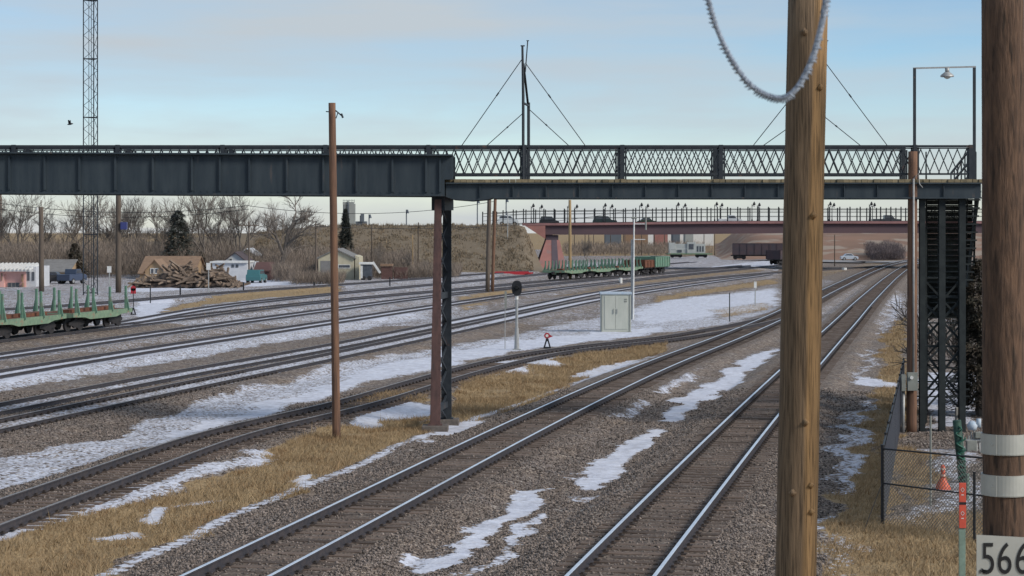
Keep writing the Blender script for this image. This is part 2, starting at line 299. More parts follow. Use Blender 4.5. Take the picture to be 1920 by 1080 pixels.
# regions: (kind, weight, polygon in surveyed pixels)
REG = [
 ('s', .68, [(-400,960),(0,858),(200,822),(400,748),(620,690),(820,652),(960,628),(1130,592),(1240,564),(1460,538),(1460,588),(1300,620),(1120,640),(1000,655),(810,692),(630,738),(400,815),(150,885),(0,930),(-400,1060)]),
 ('s', .92, [(560,735),(700,690),(830,660),(960,640),(1100,625),(1240,612),(1240,624),(1100,643),(1000,655),(810,690),(630,735),(420,800),(280,845),(350,800)]),
 ('s', .68, [(-400,830),(0,736),(200,700),(400,666),(620,628),(810,596),(810,584),(620,608),(300,658),(0,706),(-400,770)]),
 ('s', 0.88, [(0,730),(180,690),(300,668),(480,640),(620,618),(780,594),(780,588),(620,608),(420,640),(200,672),(0,712)]),
 ('s', 0.50, [(-300,720),(0,668),(200,640),(620,588),(620,596),(300,646),(0,688),(-300,750)]),
 ('s', 1.12, [(1455,652),(1447,668),(1350,740),(1262,790),(1228,786),(1262,765),(1300,735),(1400,668)]),
 ('s', 1.10, [(1245,806),(1222,840),(1150,885),(1090,918),(1064,914),(1080,895),(1160,840),(1215,812)]),
 ('s', 1.07, [(1040,922),(1040,950),(985,975),(900,1015),(830,1060),(800,1090),(760,1090),(790,1060),(860,1010),(940,960),(1010,925)]),
 ('s', 1.02, [(1076,965),(1050,975),(990,1012),(930,1050),(890,1085),(860,1090),(920,1042),(980,995),(1040,965)]),
 ('s', 0.73, [(1330,690),(1300,712),(1200,760),(1130,800),(1120,795),(1200,745),(1290,700)]),
 ('s', 0.76, [(1110,945),(1130,930),(1115,925),(1085,945)]),
 ('s', .74, [(-300,1110),(0,1005),(200,945),(330,895),(450,862),(520,850),(520,862),(420,885),(300,930),(160,975),(0,1030),(-300,1140)]),
 ('s', 0.98, [(640,800),(690,775),(730,765),(800,760),(812,765),(800,782),(740,786),(680,806)]),
 ('s', 0.85, [(820,700),(900,690),(1000,678),(1050,670),(1040,690),(1000,700),(880,716),(820,720)]),
 ('s', 0.81, [(1060,705),(1120,690),(1200,672),(1230,665),(1200,690),(1120,708),(1060,716)]),
 ('s', 0.92, [(150,1018),(220,1004),(260,1012),(220,1030),(160,1030)]),
 ('s', 0.92, [(262,965),(300,945),(340,945),(330,965),(300,992),(262,990)]),
 ('s', 0.73, [(300,945),(430,925),(440,930),(330,955)]),
 ('s', 0.85, [(560,895),(610,885),(612,900),(570,920),(550,915)]),
 ('s', 0.98, [(810,792),(870,795),(890,785),(870,808),(830,826),(800,830)]),
 ('s', .86, [(1645,655),(1628,658),(1606,700),(1600,712),(1612,712),(1632,680)]),
 ('s', .86, [(1690,545),(1672,560),(1650,630),(1662,630),(1690,570)]),
 ('s', .86, [(1602,760),(1580,800),(1552,860),(1538,910),(1548,910),(1575,850),(1605,780)]),
 ('s', .86, [(1625,740),(1600,800),(1570,860),(1560,920),(1575,930),(1605,850),(1632,760)]),
 ('s', .86, [(1600,708),(1660,712),(1690,722),(1690,730),(1620,722),(1600,716)]),
 ('s', 0.73, [(1545,960),(1575,985),(1560,1000),(1530,990)]),
 ('s', 0.53, [(1540,1000),(1600,1000),(1600,1090),(1530,1090)]),
 ('s', 0.98, [(240,530),(620,518),(620,531),(420,540),(240,549)]),
 ('s', 0.53, [(-200,560),(230,545),(260,560),(230,580),(-200,605)]),
 ('s', 0.92, [(255,560),(330,562),(310,590),(250,600)]),
 ('s', 0.50, [(640,520),(1000,505),(1040,515),(900,560),(640,600)]),
 ('s', 0.58, [(1040,497),(1340,478),(1460,478),(1460,496),(1250,506),(1040,512)]),
 ('s', 0.76, [(1330,500),(1460,486),(1460,508),(1350,506)]),
 ('s', .84, [(1180,590),(1240,565),(1460,540),(1460,575),(1300,600),(1200,612)]),
 ('s', 0.76, [(1720,700),(1835,700),(1835,800),(1740,812),(1720,780)]),
 ('s', 0.58, [(1740,840),(1835,830),(1835,950),(1680,990),(1670,940),(1720,930),(1760,900)]),
 ('g', 1.0, [(-400,1130),(0,1012),(150,975),(300,930),(450,882),(560,830),(700,788),(790,780),(800,800),(840,752),(860,722),(960,698),(1100,668),(1250,650),(1230,672),(1100,712),(1000,755),(850,806),(760,838),(600,905),(400,990),(250,1065),(180,1100),(-200,1300),(-400,1300)]),
 ('g', .9, [(620,760),(800,735),(800,760),(700,765),(640,792)]),
 ('g', 1.1, [(300,590),(330,575),(400,558),(500,548),(640,537),(640,549),(480,561),(380,572)]),
 ('g', .9, [(340,598),(450,583),(560,572),(560,578),(420,596),(350,606)]),
 ('g', .7, [(860,560),(940,545),(990,545),(960,560),(860,585)]),
 ('g', .7, [(1230,556),(1460,522),(1460,532),(1300,556),(1230,570)]),
 ('g', .55, [(1040,556),(1230,524),(1460,500),(1460,505),(1230,530),(1080,556)]),
 ('g', .7, [(1340,580),(1440,566),(1450,578),(1340,600)]),
 ('g', 1.0, [(1700,590),(1700,760),(1655,830),(1650,1000),(1560,1000),(1580,900),(1605,830),(1645,720),(1660,640)]),
 ('g', .85, [(1560,985),(1850,960),(2200,950),(2200,1300),(1500,1300),(1540,1050)]),
 ('g', .8, [(1660,840),(1740,840),(1760,900),(1700,930),(1670,950)]),
 ('g', .5, [(1690,480),(1540,510),(1460,505),(1460,545),(1590,508),(1700,495)]),
 ('g', .6, [(-400,520),(600,512),(1000,503),(1000,440),(-400,440)]),
 ('g', .75, [(1040,480),(1345,479),(1700,484),(1900,480),(1900,434),(1000,434)]),
]
def wpoly(pp): return np.array([tuple(G(a, b, -.2)[:2]) for a, b in pp])
REGW = [(k, w, wpoly(p)) for k, w, p in REG]
def inpoly(x, y, p):
    r = np.zeros(x.shape, bool); n = len(p)
    for i in range(n):
        x1, y1 = p[i]; x2, y2 = p[(i+1) % n]
        if y1 == y2: continue
        c = ((y1 > y) != (y2 > y)) & (x < (x2-x1)*(y-y1)/(y2-y1)+x1); r ^= c
    return r
EDGE = resample(catmull([G(a, b, -.25) for a, b in [(100,1130),(220,1076),(400,990),(600,905),(780,828),(870,797),(1000,752),(1130,706),(1250,672)]], 1), .5)
def masks(x, y):
    jx = x+(vnoise(x, y, .6, 5)-.5)*1.0+(vnoise(x, y, 2.3, 6)-.5)*.35; jy = y+(vnoise(x, y, .4, 7)-.5)*2.4+(vnoise(x, y, 1.7, 8)-.5)*.8
    s = np.full(x.shape, .20); g = np.zeros(x.shape)
    s += .10*(vnoise(x-.2*y, y, .9, 21)-.5)+.07*(vnoise(x-.35*y, y*.15, 1.6, 22)-.5)
    s += .05 + .22*((y > 135) & (x < 40)) + .10*((y > 80) & (x < -2))                    # the far yard keeps more snow
    for k, w, p in REGW:
        m_ = (jx > p[:,0].min()-2) & (jx < p[:,0].max()+2) & (jy > p[:,1].min()-4) & (jy < p[:,1].max()+4)
        if not m_.any(): continue
        X_, Y_ = jx[m_], jy[m_]; f_ = np.zeros(X_.shape); sc_ = np.clip(Y_/70, .8, 2.2)*.5
        for ox, oy in ((0,0),(.16,.3),(-.16,-.3),(.3,-.5),(-.3,.5),(.05,1.0),(-.05,-1.0),(.42,.1),(-.42,-.1)): f_ += inpoly(X_+ox*sc_, Y_+oy*sc_, p)/9
        T_ = s if k == 's' else g; b0_ = .2 if k == 's' else 0
        T_[m_] = np.maximum(T_[m_], b0_+(w-b0_)*f_)
    s = s-.30*np.clip(g, 0, 1)*(y > 110)
    d = np.full(x.shape, 9.)
    sel = (y < 110) & (x > -16) & (x < 8) & (y > 25); xs = x[sel]; ys = y[sel]; dd = np.full(xs.shape, 9.)
    for q in range(0, xs.size, 40000):
        dd[q:q+40000] = np.sqrt(((xs[q:q+40000, None]-EDGE[:, 0])**2+(ys[q:q+40000, None]-EDGE[:, 1])**2).min(1))
    d[sel] = dd
    s = np.maximum(s, .8*(1-ss((d-.12)/.28))); g = g*ss((d-.1)/.25)
    dt = dist_tracks(x, y)
    dm = dist_tracks(x, y, ['one', 'two']); ds = dist_tracks(x, y, ['siding'])
    bed = np.maximum(1-ss((dm-1.0)/.9), .5*(1-ss((ds-1.0)/.8)))
    s = np.where(dm < 2, s*(1-.75*(1-ss((dm-1.3)/.5))), s+.34*(1-ss((dt-.6)/.4))*(dt < 1.1)*(y < 400)*(ds > 1.2)+.12*(ds <= 1.2)); g = g*ss((dm-1.5)/.6)*(.4+.6*ss((dt-.9)/.6))
    return s, g, bed

# ------------------------------------------------------------------ ground, one sheet to the horizon
ys_ = np.r_[-60, -20, 2, 12, np.geomspace(20, 640, 880), np.geomspace(700, 9000, 26)]
tx = np.r_[-3, -1.6, -.9, -.6, -.45, np.linspace(-.345, .345, 520), .45, .6, .9, 1.6, 3]
YY, TT = np.meshgrid(ys_, tx, indexing='ij'); XX = TT*np.maximum(np.abs(YY), 20)
x = XX.ravel(); y = YY.ravel()
near = (y > 18) & (y < 640)
z = np.full(x.shape, -.2); z[near] = gz(x[near], y[near])
s_ = np.full(x.shape, .3); g_ = np.full(x.shape, .7); b_ = np.zeros(x.shape)
s_[near], g_[near], b_[near] = masks(x[near], y[near])
nr, nc = YY.shape
idx = np.arange(nr*nc).reshape(nr, nc)
q = np.stack([idx[:-1,:-1], idx[:-1,1:], idx[1:,1:], idx[1:,:-1]], -1).reshape(-1, 4)
me = bpy.data.meshes.new('ground'); me.vertices.add(x.size); me.vertices.foreach_set('co', np.stack([x, y, z], 1).ravel())
me.loops.add(q.size); me.loops.foreach_set('vertex_index', q.ravel()); me.polygons.add(len(q))
me.polygons.foreach_set('loop_start', np.arange(0, q.size, 4)); me.polygons.foreach_set('loop_total', np.full(len(q), 4))
me.polygons.foreach_set('use_smooth', np.ones(len(q), bool)); me.update()
at = me.color_attributes.new('cover', 'FLOAT_COLOR', 'POINT')
at.data.foreach_set('color', np.stack([s_, g_, b_, np.ones_like(s_)], 1).ravel())
ground = bpy.data.objects.new('ground', me); COL.objects.link(ground); ground['kind'] = 'structure'
m = bpy.data.materials.new('ground_cover'); m.use_nodes = True; t = m.node_tree; l = t.links.new; b = t.nodes['Principled BSDF']
b.inputs['Roughness'].default_value = .9; b.inputs['Specular IOR Level'].default_value = .2
at = N(t, 'ShaderNodeAttribute', attribute_name='cover'); sp = N(t, 'ShaderNodeSeparateColor'); l(at.outputs['Color'], sp.inputs[0])
tc = N(t, 'ShaderNodeTexCoord')
def noise(scale, det=4, rough=.6, st=(1,1,1)):
    mp = N(t, 'ShaderNodeMapping'); mp.inputs['Scale'].default_value = st; l(tc.outputs['Object'], mp.inputs['Vector'])
    n = N(t, 'ShaderNodeTexNoise'); n.inputs['Scale'].default_value = scale; n.inputs['Detail'].default_value = det; n.inputs['Roughness'].default_value = rough
    l(mp.outputs[0], n.inputs['Vector']); return n.outputs[0]
def rampc(v, cols):
    r = N(t, 'ShaderNodeValToRGB'); e = r.color_ramp.elements
    while len(e) < len(cols): e.new(.5)
    for i, (p, c) in enumerate(cols): e[i].position = p; e[i].color = (*c, 1)
    l(v, r.inputs[0]); return r.outputs[0]
def mixc(f, a, b_):
    n = N(t, 'ShaderNodeMix', data_type='RGBA')
    for s, v in ((0, f), (6, a), (7, b_)):
        if hasattr(v, 'is_linked'): l(v, n.inputs[s])
        else: n.inputs[s].default_value = v if s == 0 else (*v, 1)
    return n.outputs[2]
def mth(op, a, b_=0, c=0):
    n = N(t, 'ShaderNodeMath', operation=op)
    for i, v in enumerate((a, b_, c)):
        if hasattr(v, 'is_linked'): l(v, n.inputs[i])
        else: n.inputs[i].default_value = v
    return n.outputs[0]
def mrange(v, a, b_, c=0., d=1.):
    n = N(t, 'ShaderNodeMapRange'); l(v, n.inputs[0])
    for i, q_ in zip((1,2,3,4), (a, b_, c, d)): n.inputs[i].default_value = q_
    return n.outputs[0]
vo = N(t, 'ShaderNodeTexVoronoi'); vo.inputs['Scale'].default_value = 12.5; l(tc.outputs['Object'], vo.inputs['Vector'])
vsep = N(t, 'ShaderNodeSeparateColor'); l(vo.outputs['Color'], vsep.inputs[0])
stone = rampc(vsep.outputs[0], [(0, (.06,.05,.045)), (.3, (.15,.122,.106)), (.7, (.235,.195,.17)), (.92, (.33,.285,.245)), (1, (.48,.43,.38))])
big = noise(.5, 5); patch = mixc(mrange(big, .38, .62), (.92,.93,.95), (1.0,.94,.86))
mul = N(t, 'ShaderNodeMix', data_type='RGBA', blend_type='MULTIPLY'); mul.inputs[0].default_value = 1; l(stone, mul.inputs[6]); l(patch, mul.inputs[7])
dirt = rampc(noise(9, 6), [(.3, (.085,.066,.055)), (.6, (.15,.118,.095)), (.75, (.2,.16,.13))])
dark = mth('MULTIPLY', sp.outputs[2], .62)
gravel = mixc(dark, mul.outputs[2], dirt)
gn = mth('MULTIPLY_ADD', noise(2.2, 5), .5, mth('MULTIPLY', noise(.45, 4), .5))
gr = mth('MULTIPLY', mrange(mth('ADD', mth('MULTIPLY', sp.outputs[1], .9), mth('MULTIPLY', gn, .9)), .86, 1.06), 1)
gcol = rampc(noise(3, 6, .7), [(.3, (.22,.155,.085)), (.5, (.32,.228,.125)), (.7, (.39,.285,.16))])
soil = mixc(gr, gravel, gcol)
sn = mth('ADD', mth('MULTIPLY', noise(1.1, 5, .65, (1.2,.7,1)), .42), mth('ADD', mth('MULTIPLY', noise(7, 5, .75), .42), mth('MULTIPLY', vsep.outputs[1], .40)))
sw = mrange(mth('SUBTRACT', sp.outputs[0], mth('SUBTRACT', sn, .01)), -.05, .06)
snow = rampc(noise(2.5, 5), [(.3, (.50,.52,.60)), (.5, (.64,.67,.76)), (.7, (.74,.77,.86))])
fin = mixc(mth('MULTIPLY', sw, mrange(noise(4, 6, .7), .3, .62, .62, .97)), soil, snow)
l(fin, b.inputs['Base Color'])
hgt = mth('ADD', mth('MULTIPLY', mth('MULTIPLY', vo.outputs['Distance'], -1), mrange(sw, 0, 1, 1, .15)), mth('MULTIPLY', noise(5, 5), .6))
bp = N(t, 'ShaderNodeBump'); bp.inputs['Strength'].default_value = .8; bp.inputs['Distance'].default_value = .05; l(hgt, bp.inputs['Height']); l(bp.outputs[0], b.inputs['Normal'])
me.materials.append(m)

# hills and embankments
def sheet(name, fz, xr, yr, nx, ny, material, kind='structure', parent=None):
    mb = MB(); X = np.linspace(*xr, nx); Yv = np.linspace(*yr, ny)
    for yy in Yv:
        for xx in X: mb.v.append((xx, yy, fz(xx, yy)))
    for j in range(ny-1):
        for i in range(nx-1): mb.f.append([j*nx+i, j*nx+i+1, (j+1)*nx+i+1, (j+1)*nx+i]); mb.m.append(0)
    o = mb.build(name, material, smooth=True); o['kind'] = kind; return o
M_slope = mat('dry_slope', (.19,.152,.108), (.15,.12,.086), rough=1, scale=.09, detail=8, bump=.4, c3=(.19,.16,.12), s3=1.6, p3=.6)
M_rslope = mat('reddish_slope', (.27,.16,.11), (.19,.12,.085), rough=1, scale=.05, detail=8, c3=(.30,.24,.19), s3=.12, p3=.56)
M_snowhill = mat('snowy_plain', (.74,.72,.66), (.5,.44,.36), rough=1, scale=.003, stretch=(1,3,1), detail=8, lo=.5, hi=.7)
def n1(x, y, s, seed=0): return float(vnoise(np.array([x]), np.array([y]), s, seed)[0])
def emb(x, y):
    top = 6.9 if x > -28 else 6.9-min(3.2, (-28-x)*.09)
    end = 1 if x < 1.9 else max(0, 1-(x-1.9)/3.0)
    z = min(top, top*(y-303)/16.) if y < 342 else top-(y-342)*.4
    return max(-.6, z*end)+.25*(n1(x, y, .4)-.5)*(1 if 0 < z < top else .2)
sheet('embankment', emb, (-130, 6.6), (302, 362), 150, 34, M_slope)
def hill(x, y):
    k = min(1, max(0, (x-.101*y)/9.)); base = min(5.6, max(-.5, (y-425)*.11))
    return base*ss(np.array(k)).item()-.3+.35*(n1(x, y, .12)-.5)
sheet('hills', hill, (40, 260), (415, 900), 60, 60, M_rslope)
def ridge(x, y): return -2+(13+4*math.sin(x*.004+1)+3*n1(x, y, .004))*math.sin(math.pi*min(1, max(0, (y-3200)/2600)))
sheet('distant_hills', ridge, (-2600, 2600), (3200, 5800), 80, 12, M_snowhill)

# the crossing road beyond the tracks and the snowy yard road at the left
M_road = mat('road_surface', (.30,.29,.29), (.22,.21,.21), rough=.9, scale=.6, detail=8)
def strip(name, pts, w, h, material):
    c = resample(catmull([G(a, b_, h) for a, b_ in pts], 1), 2); mb = MB(); tt = np.gradient(c, axis=0); tt /= np.linalg.norm(tt, axis=1)[:, None]
    for i, (p, d) in enumerate(zip(c, tt)):
        mb.v += [(p[0]-d[1]*w/2, p[1]+d[0]*w/2, h), (p[0]+d[1]*w/2, p[1]-d[0]*w/2, h)]
        if i: mb.f.append([2*i-2, 2*i-1, 2*i+1, 2*i]); mb.m.append(0)
    o = mb.build(name, material); o['kind'] = 'structure'; return o
strip('road', [(1440,486),(1540,488.5),(1620,491),(1700,490),(1900,489)], 13, .02, M_road)

# ------------------------------------------------------------------ railway tracks
PROF = [(-.075,0),(.075,0),(.072,.018),(.014,.035),(.011,.125),(.038,.136),(.038,.172),(.030,.178),(-.030,.178),(-.038,.172),(-.038,.136),(-.011,.125),(-.014,.035),(-.072,.018)]
def frame(c):
    t_ = np.gradient(c, axis=0); t_ /= np.linalg.norm(t_, axis=1)[:, None]; return t_
def rail_mesh(c, off, anchors, z0, hs_=1.0):
    t_ = frame(c); mb = MB(); n = len(PROF); cc = c+np.stack([t_[:, 1], -t_[:, 0]], 1)*off
    for i in range(len(cc)):
        nx_, ny_ = t_[i, 1], -t_[i, 0]
        for u, w in PROF: mb.v.append((cc[i,0]+nx_*u, cc[i,1]+ny_*u, z0+w*hs_))
        if i:
            b0 = (i-1)*n
            for j in range(n):
                k = (j+1) % n; mb.f.append([b0+j, b0+n+j, b0+n+k, b0+k]); mb.m.append(1 if j in (6,7,8) else 0)
    a = resample(cc, .535); ta = frame(a)
    for i in range(min(anchors, len(a))):
        p = Vector((a[i,0], a[i,1], z0+.012)); d = Vector((ta[i,0], ta[i,1], 0)); sd_ = Vector((d.y, -d.x, 0))
        mb.bar(p-sd_*.17, p+sd_*.17, .19, .022, mi=2)
        for s2 in (-1, 1):
            mb.bar(p+sd_*s2*.10-d*.04+Vector((0,0,.02)), p+sd_*s2*.10+d*.04+Vector((0,0,.02)), .05, .05, mi=2)
    return mb
def track(key, label, main, z0=.012, nties=100, anchors=0, grp=None):
    c = CUR[key]; mid = c[len(c)//6]
    t_ = thing('railway_track', (float(mid[0]), float(mid[1]), 0), label, 'railway track', grp)
    for off in (-.755, .755):
        rail_mesh(c, off, anchors, z0, 1.0 if key in ('one','two','siding') else .68).build('rail', [M_railweb, M_railhead if main else M_oldrail, M_plate], t_)
    tp = resample(c, .535); tt = frame(tp)
    vis = [i for i in range(len(tp)) if tp[i,1] > 33 and abs(tp[i,0]/tp[i,1]) < .262]
    first = set(vis[:nties])
    me0 = None; rest = MB()
    for i in range(len(tp)):
        ang = math.atan2(-tt[i,0], tt[i,1])+random.uniform(-.012, .012)
        if i in first:
            if me0 is None:
                mb = LM(); mb.box(-1.3, 1.3, -.115, .115, -.16, .004)
                o = mb.build('tie', M_tie, t_, bevel=.012); me0 = o
            else:
                o = me0.copy(); COL.objects.link(o); o.parent = t_
            o.location = (tp[i,0]-t_.location.x, tp[i,1]-t_.location.y, .012+random.uniform(-.012, .006)); o.rotation_euler = (0, 0, ang)
        elif tp[i,1] < 420:
            d = Vector((math.cos(ang), math.sin(ang), 0))*1.3; p = Vector((tp[i,0], tp[i,1], -.07 if main else -.122))
            rest.bar(p-d, p+d, .23, .16)
    if rest.v:
        o = rest.build('tie_row', M_tie if main else M_tie2, t_); o['kind'] = 'stuff'
    return t_
track('one', 'shiny-railed main line track left of the snow streak, passing just right of the bridge bent', True, anchors=260)
track('two', 'rightmost main line track with shiny rails, running behind the big weathered pole', True, anchors=260)
track('siding', 'dull siding curving past signal mast and small red switch stand to the main line', False, anchors=170)
track('yard_a', 'dull yard track just behind the shinier snow-edged yard track, left of the signal mast', False, nties=0)
track('yard_b', 'nearest yard track beyond the gravel bank, with snow lying between its rails', False, nties=0, anchors=60)
track('yard_c', 'yard track behind the long snow strip, third back from the gravel bank', False, nties=0)
track('yard_d', 'yard track just in front of the track holding the green stake cars', False, nties=0)
track('yard_e', 'yard track that carries all the green stake flatcars', False, nties=0)
track('yard_f', 'yard track beside the tan grass, starting behind the end of the near green flatcars', False, nties=0)
track('yard_g', 'farthest yard track, in snow in front of the pile of old ties', False, nties=0)
for o in COL.objects:
    if o.name.startswith('railway_track'): o['group'] = 'tracks crossing the rail yard'

# ------------------------------------------------------------------ dry grass
def scatter_grass():
    mb_v = []; mb_f = []
    W_ = [(p, w) for k, w, p in REGW if k == 'g']
    tot = 0
    for p, w in W_:
        ymin, ymax = p[:,1].min(), min(p[:,1].max(), 330); xmin, xmax = p[:,0].min(), p[:,0].max()
        if ymin > 330: continue
        area = (ymax-ymin)*(xmax-xmin); md = (ymin+min(ymax, ymin*2))/2
        dens = 420 if md < 60 else 230 if md < 90 else 34 if md < 130 else 5
        n = int(min(area*dens, 800000)); xs = rng.uniform(xmin, xmax, n); ys2 = rng.uniform(ymin, ymax, n)
        k = inpoly(xs+(vnoise(xs, ys2, .6, 5)-.5), ys2+(vnoise(xs, ys2, .4, 7)-.5)*2.4, p) & (np.abs(xs/ys2) < .30) & (ys2 > 30)
        cl = .55*vnoise(xs, ys2, .55, 11)+.45*vnoise(xs, ys2, 2.1, 12)
        k &= (cl*w > rng.uniform(.12, .42, n))
        xs, ys2, cl = xs[k], ys2[k], cl[k]
        s, g, _ = masks(xs, ys2); k = (g > .3) & (s < .66); xs, ys2, cl = xs[k], ys2[k], cl[k]
        if not len(xs): continue
        zz = gz(xs, ys2); n = len(xs)
        h = rng.uniform(.03, .125, n)*(.5+cl)*(.8+.5*w); wd = rng.uniform(.005, .013, n)*(1+np.maximum(0, ys2-60)/90); a = rng.uniform(0, 6.28, n)
        tall = rng.random(n) < .03; h = np.where(tall, h*2.2, h); lx = rng.normal(0, .7, n)*h+.2*h; ly = rng.normal(0, .7, n)*h
        v = np.stack([np.stack([xs-np.cos(a)*wd, ys2-np.sin(a)*wd, zz-.02], 1), np.stack([xs+np.cos(a)*wd, ys2+np.sin(a)*wd, zz-.02], 1), np.stack([xs+lx, ys2+ly, zz+h], 1)], 1).reshape(-1, 3)
        mb_v.append(v); tot += n
    v = np.concatenate(mb_v); n = len(v)//3
    me = bpy.data.meshes.new('dry_grass'); me.vertices.add(len(v)); me.vertices.foreach_set('co', v.ravel())
    me.loops.add(3*n); me.loops.foreach_set('vertex_index', np.arange(3*n)); me.polygons.add(n)
    me.polygons.foreach_set('loop_start', np.arange(0, 3*n, 3)); me.polygons.foreach_set('loop_total', np.full(n, 3)); me.update()
    me.materials.append(M_grass); o = bpy.data.objects.new('dry_grass', me); COL.objects.link(o)
    tag(o, 'tan dry grass growing between the tracks and along the fence', 'grass', kind='stuff'); print('grass blades', n)
scatter_grass()
def scatter_stones(n0):
    ys2 = 33*np.exp(rng.uniform(0, 1, n0)**1.25*math.log(80/33)); xs = rng.uniform(-.262, .262, n0)*ys2
    s, g, _ = masks(xs, ys2); dm = dist_tracks(xs, ys2, ['one', 'two'])
    k = (s < .42) & (g < .25) & ((dm > 1.3) | (rng.random(n0) < .18)) & (np.abs(dm-.755) > .12); xs, ys2 = xs[k], ys2[k]; n = len(xs); zz = gz(xs, ys2)
    base = np.array([(1,0,0),(-1,0,0),(0,1,0),(0,-1,0),(0,0,.8),(0,0,-.8)])
    r = rng.uniform(.018, .042, n)*(1+np.maximum(0, ys2-50)/120); v = base[None]*rng.uniform(.55, 1.2, (n,6,1))+rng.normal(0, .18, (n,6,3))
    a = rng.uniform(0, 6.28, n); ca, sa = np.cos(a)[:,None], np.sin(a)[:,None]; v = np.stack([v[...,0]*ca-v[...,1]*sa, v[...,0]*sa+v[...,1]*ca, v[...,2]], -1)
    v = v*r[:,None,None]+np.stack([xs, ys2, zz+r*.25], 1)[:,None]
    f = np.array([(0,2,4),(2,1,4),(1,3,4),(3,0,4),(2,0,5),(1,2,5),(3,1,5),(0,3,5)]); f = (f[None]+np.arange(n)[:,None,None]*6).reshape(-1)
    me = bpy.data.meshes.new('ballast_stones'); me.vertices.add(6*n); me.vertices.foreach_set('co', v.ravel()); me.loops.add(len(f)); me.loops.foreach_set('vertex_index', f); me.polygons.add(len(f)//3)
    me.polygons.foreach_set('loop_start', np.arange(0, len(f), 3)); me.polygons.foreach_set('loop_total', np.full(len(f)//3, 3)); me.update()
    me.materials.append(M_stone); o = bpy.data.objects.new('ballast_stones', me); COL.objects.link(o); tag(o, 'loose grey brown ballast stones lying around the nearest tracks', 'gravel', kind='stuff'); print('stones', n)
M_stone = mat('ballast_stone', (.205,.17,.148), (.135,.112,.098), rough=.95, scale=6, island=.75)
scatter_stones(150000)
#PART2
# ------------------------------------------------------------------ footbridge
YB = 64.2; YF = 66.15; K = F/YB
def BX(px): return (px-CX)/K
def BZ(py): return HC+(HY-py)/K
fb = thing('footbridge', (0, YB, 0), 'long dark steel footbridge with lattice railings crossing over all the tracks', 'bridge')
ex = lambda y0, y1, px: y0+(y1-y0)*px/850
xl = BX(-420)
for nm, y0, y1 in (('girder', YB-.28, YB-.02), ('girder', YF+.05, YF+.3)):
    mb = MB(); zt = lambda px: BZ(ex(288, 292.5, px)); zb = lambda px: BZ(ex(361, 366, px))
    mb.prism([(xl, zb(-420)), (BX(834), zb(834)), (BX(834), BZ(337)), (BX(850), BZ(337)), (BX(850), zt(850)), (xl, zt(-420))], y0, y1)
    yf = y0-.07
    for px in [-405,-340,-275,-210,-145,-100,-44,22,88,153,220,290,363,415,470,540,608,670,737,800,826]:
        mb.box(BX(px)-.03, BX(px)+.03, yf, y0+.01, zb(px)+.09, zt(px)-.09)
    mb.bar((xl, y0-.03, zt(-420)+.015), (BX(850), y0-.03, zt(850)+.015), .34, .05)
    mb.bar((xl, y0-.03, zb(-420)-.015), (BX(834), y0-.03, zb(834)-.015), .34, .05)
    for px in range(-400, 830, 12):
        for zz in (zt(px)-.07, zb(px)+.07): mb.box(BX(px)-.018, BX(px)+.018, y0-.016, y0+.01, zz-.018, zz+.018)
    mb.build(nm, M_girder, fb)
xr = BX(1838)
for y0, y1 in ((YB-.10, YB+.0), (YF+.02, YF+.12)):
    mb = MB(); mb.prism([(BX(836), BZ(343)), (BX(836), BZ(369)), (BX(850), BZ(374)), (BX(885), BZ(376.5)), (BX(915), BZ(374)), (BX(925), BZ(371)), (xr, BZ(371)), (xr, BZ(343))][::-1], y0, y1)
    mb.box(BX(836), xr, y0-.12, y0+.08, BZ(345), BZ(342.5)); mb.box(BX(925), xr, y0-.12, y0+.08, BZ(372.5), BZ(370))
    for px in range(900, 1830, 62): mb.box(BX(px)-.015, BX(px)+.015, y0-.06, y0+.01, BZ(370), BZ(345))
    mb.build('girder', M_girder, fb, label='shallow dark girder under the right part of the deck' if y0 < YB else None)
mb = MB(); xx = BX(852)
while xx < xr+.2:
    mb.box(xx, xx+.185, YB-.20+random.uniform(-.03, .03), YF+.2, BZ(342.4), BZ(336.5)+random.uniform(0, .008)); xx += .195
xx = xl
while xx < BX(848):
    mb.box(xx, xx+.39, YB+.03, YF+.02, BZ(342.4), BZ(336.5)); xx += .4
mb.build('deck', M_plank, fb)
def railing(y, x0, x1, posts, pitch, zt=BZ(272), zb=BZ(328)):
    r = MB(); r.box(x0, x1, y-.035, y+.035, zt-.075, zt); r.box(x0, x1, y-.03, y+.03, zb-.0, zb+.06); r.box(x0, x1, y-.02, y+.02, zt-.12, zt-.085)
    ra = r.build('railing', M_steel, fb)
    l_ = MB(); n = int((x1-x0)/pitch); top = zt-.09; h = .33
    for i in range(-1, n+1):
        xa = x0+i*pitch
        for a, b_, oy in ((xa, xa+h, .012), (xa+h, xa, -.012)):
            if min(a, b_) < x0 or max(a, b_) > x1: continue
            l_.bar((a, y+oy, zb+.04), (b_, y+oy, top), .032, .012, up=(0,1,0))
    l_.build('lattice', M_steel, ra)
    for px in posts:
        p = MB(); X = px; p.box(X-.065, X+.065, y-.05, y+.05, BZ(343), zt+.01); p.box(X-.13, X-.08, y-.02, y+.02, BZ(343), zt-.08); p.box(X+.08, X+.13, y-.02, y+.02, BZ(343), zt-.08)
        p.box(X-.10, X+.10, y-.075, y-.05, BZ(350), BZ(338)); p.build('railing_post', M_steel, fb)
near_posts = [BX(-370), BX(-175), BX(25), BX(220), BX(417), BX(610), BX(803), BX(983), BX(1167), BX(1352), BX(1537), BX(1716), BX(1821)]
railing(YB+.04, xl, BX(1824), near_posts, .29)
railing(YF-.02, xl, BX(1716), [x for x in near_posts[:-1]], .29)
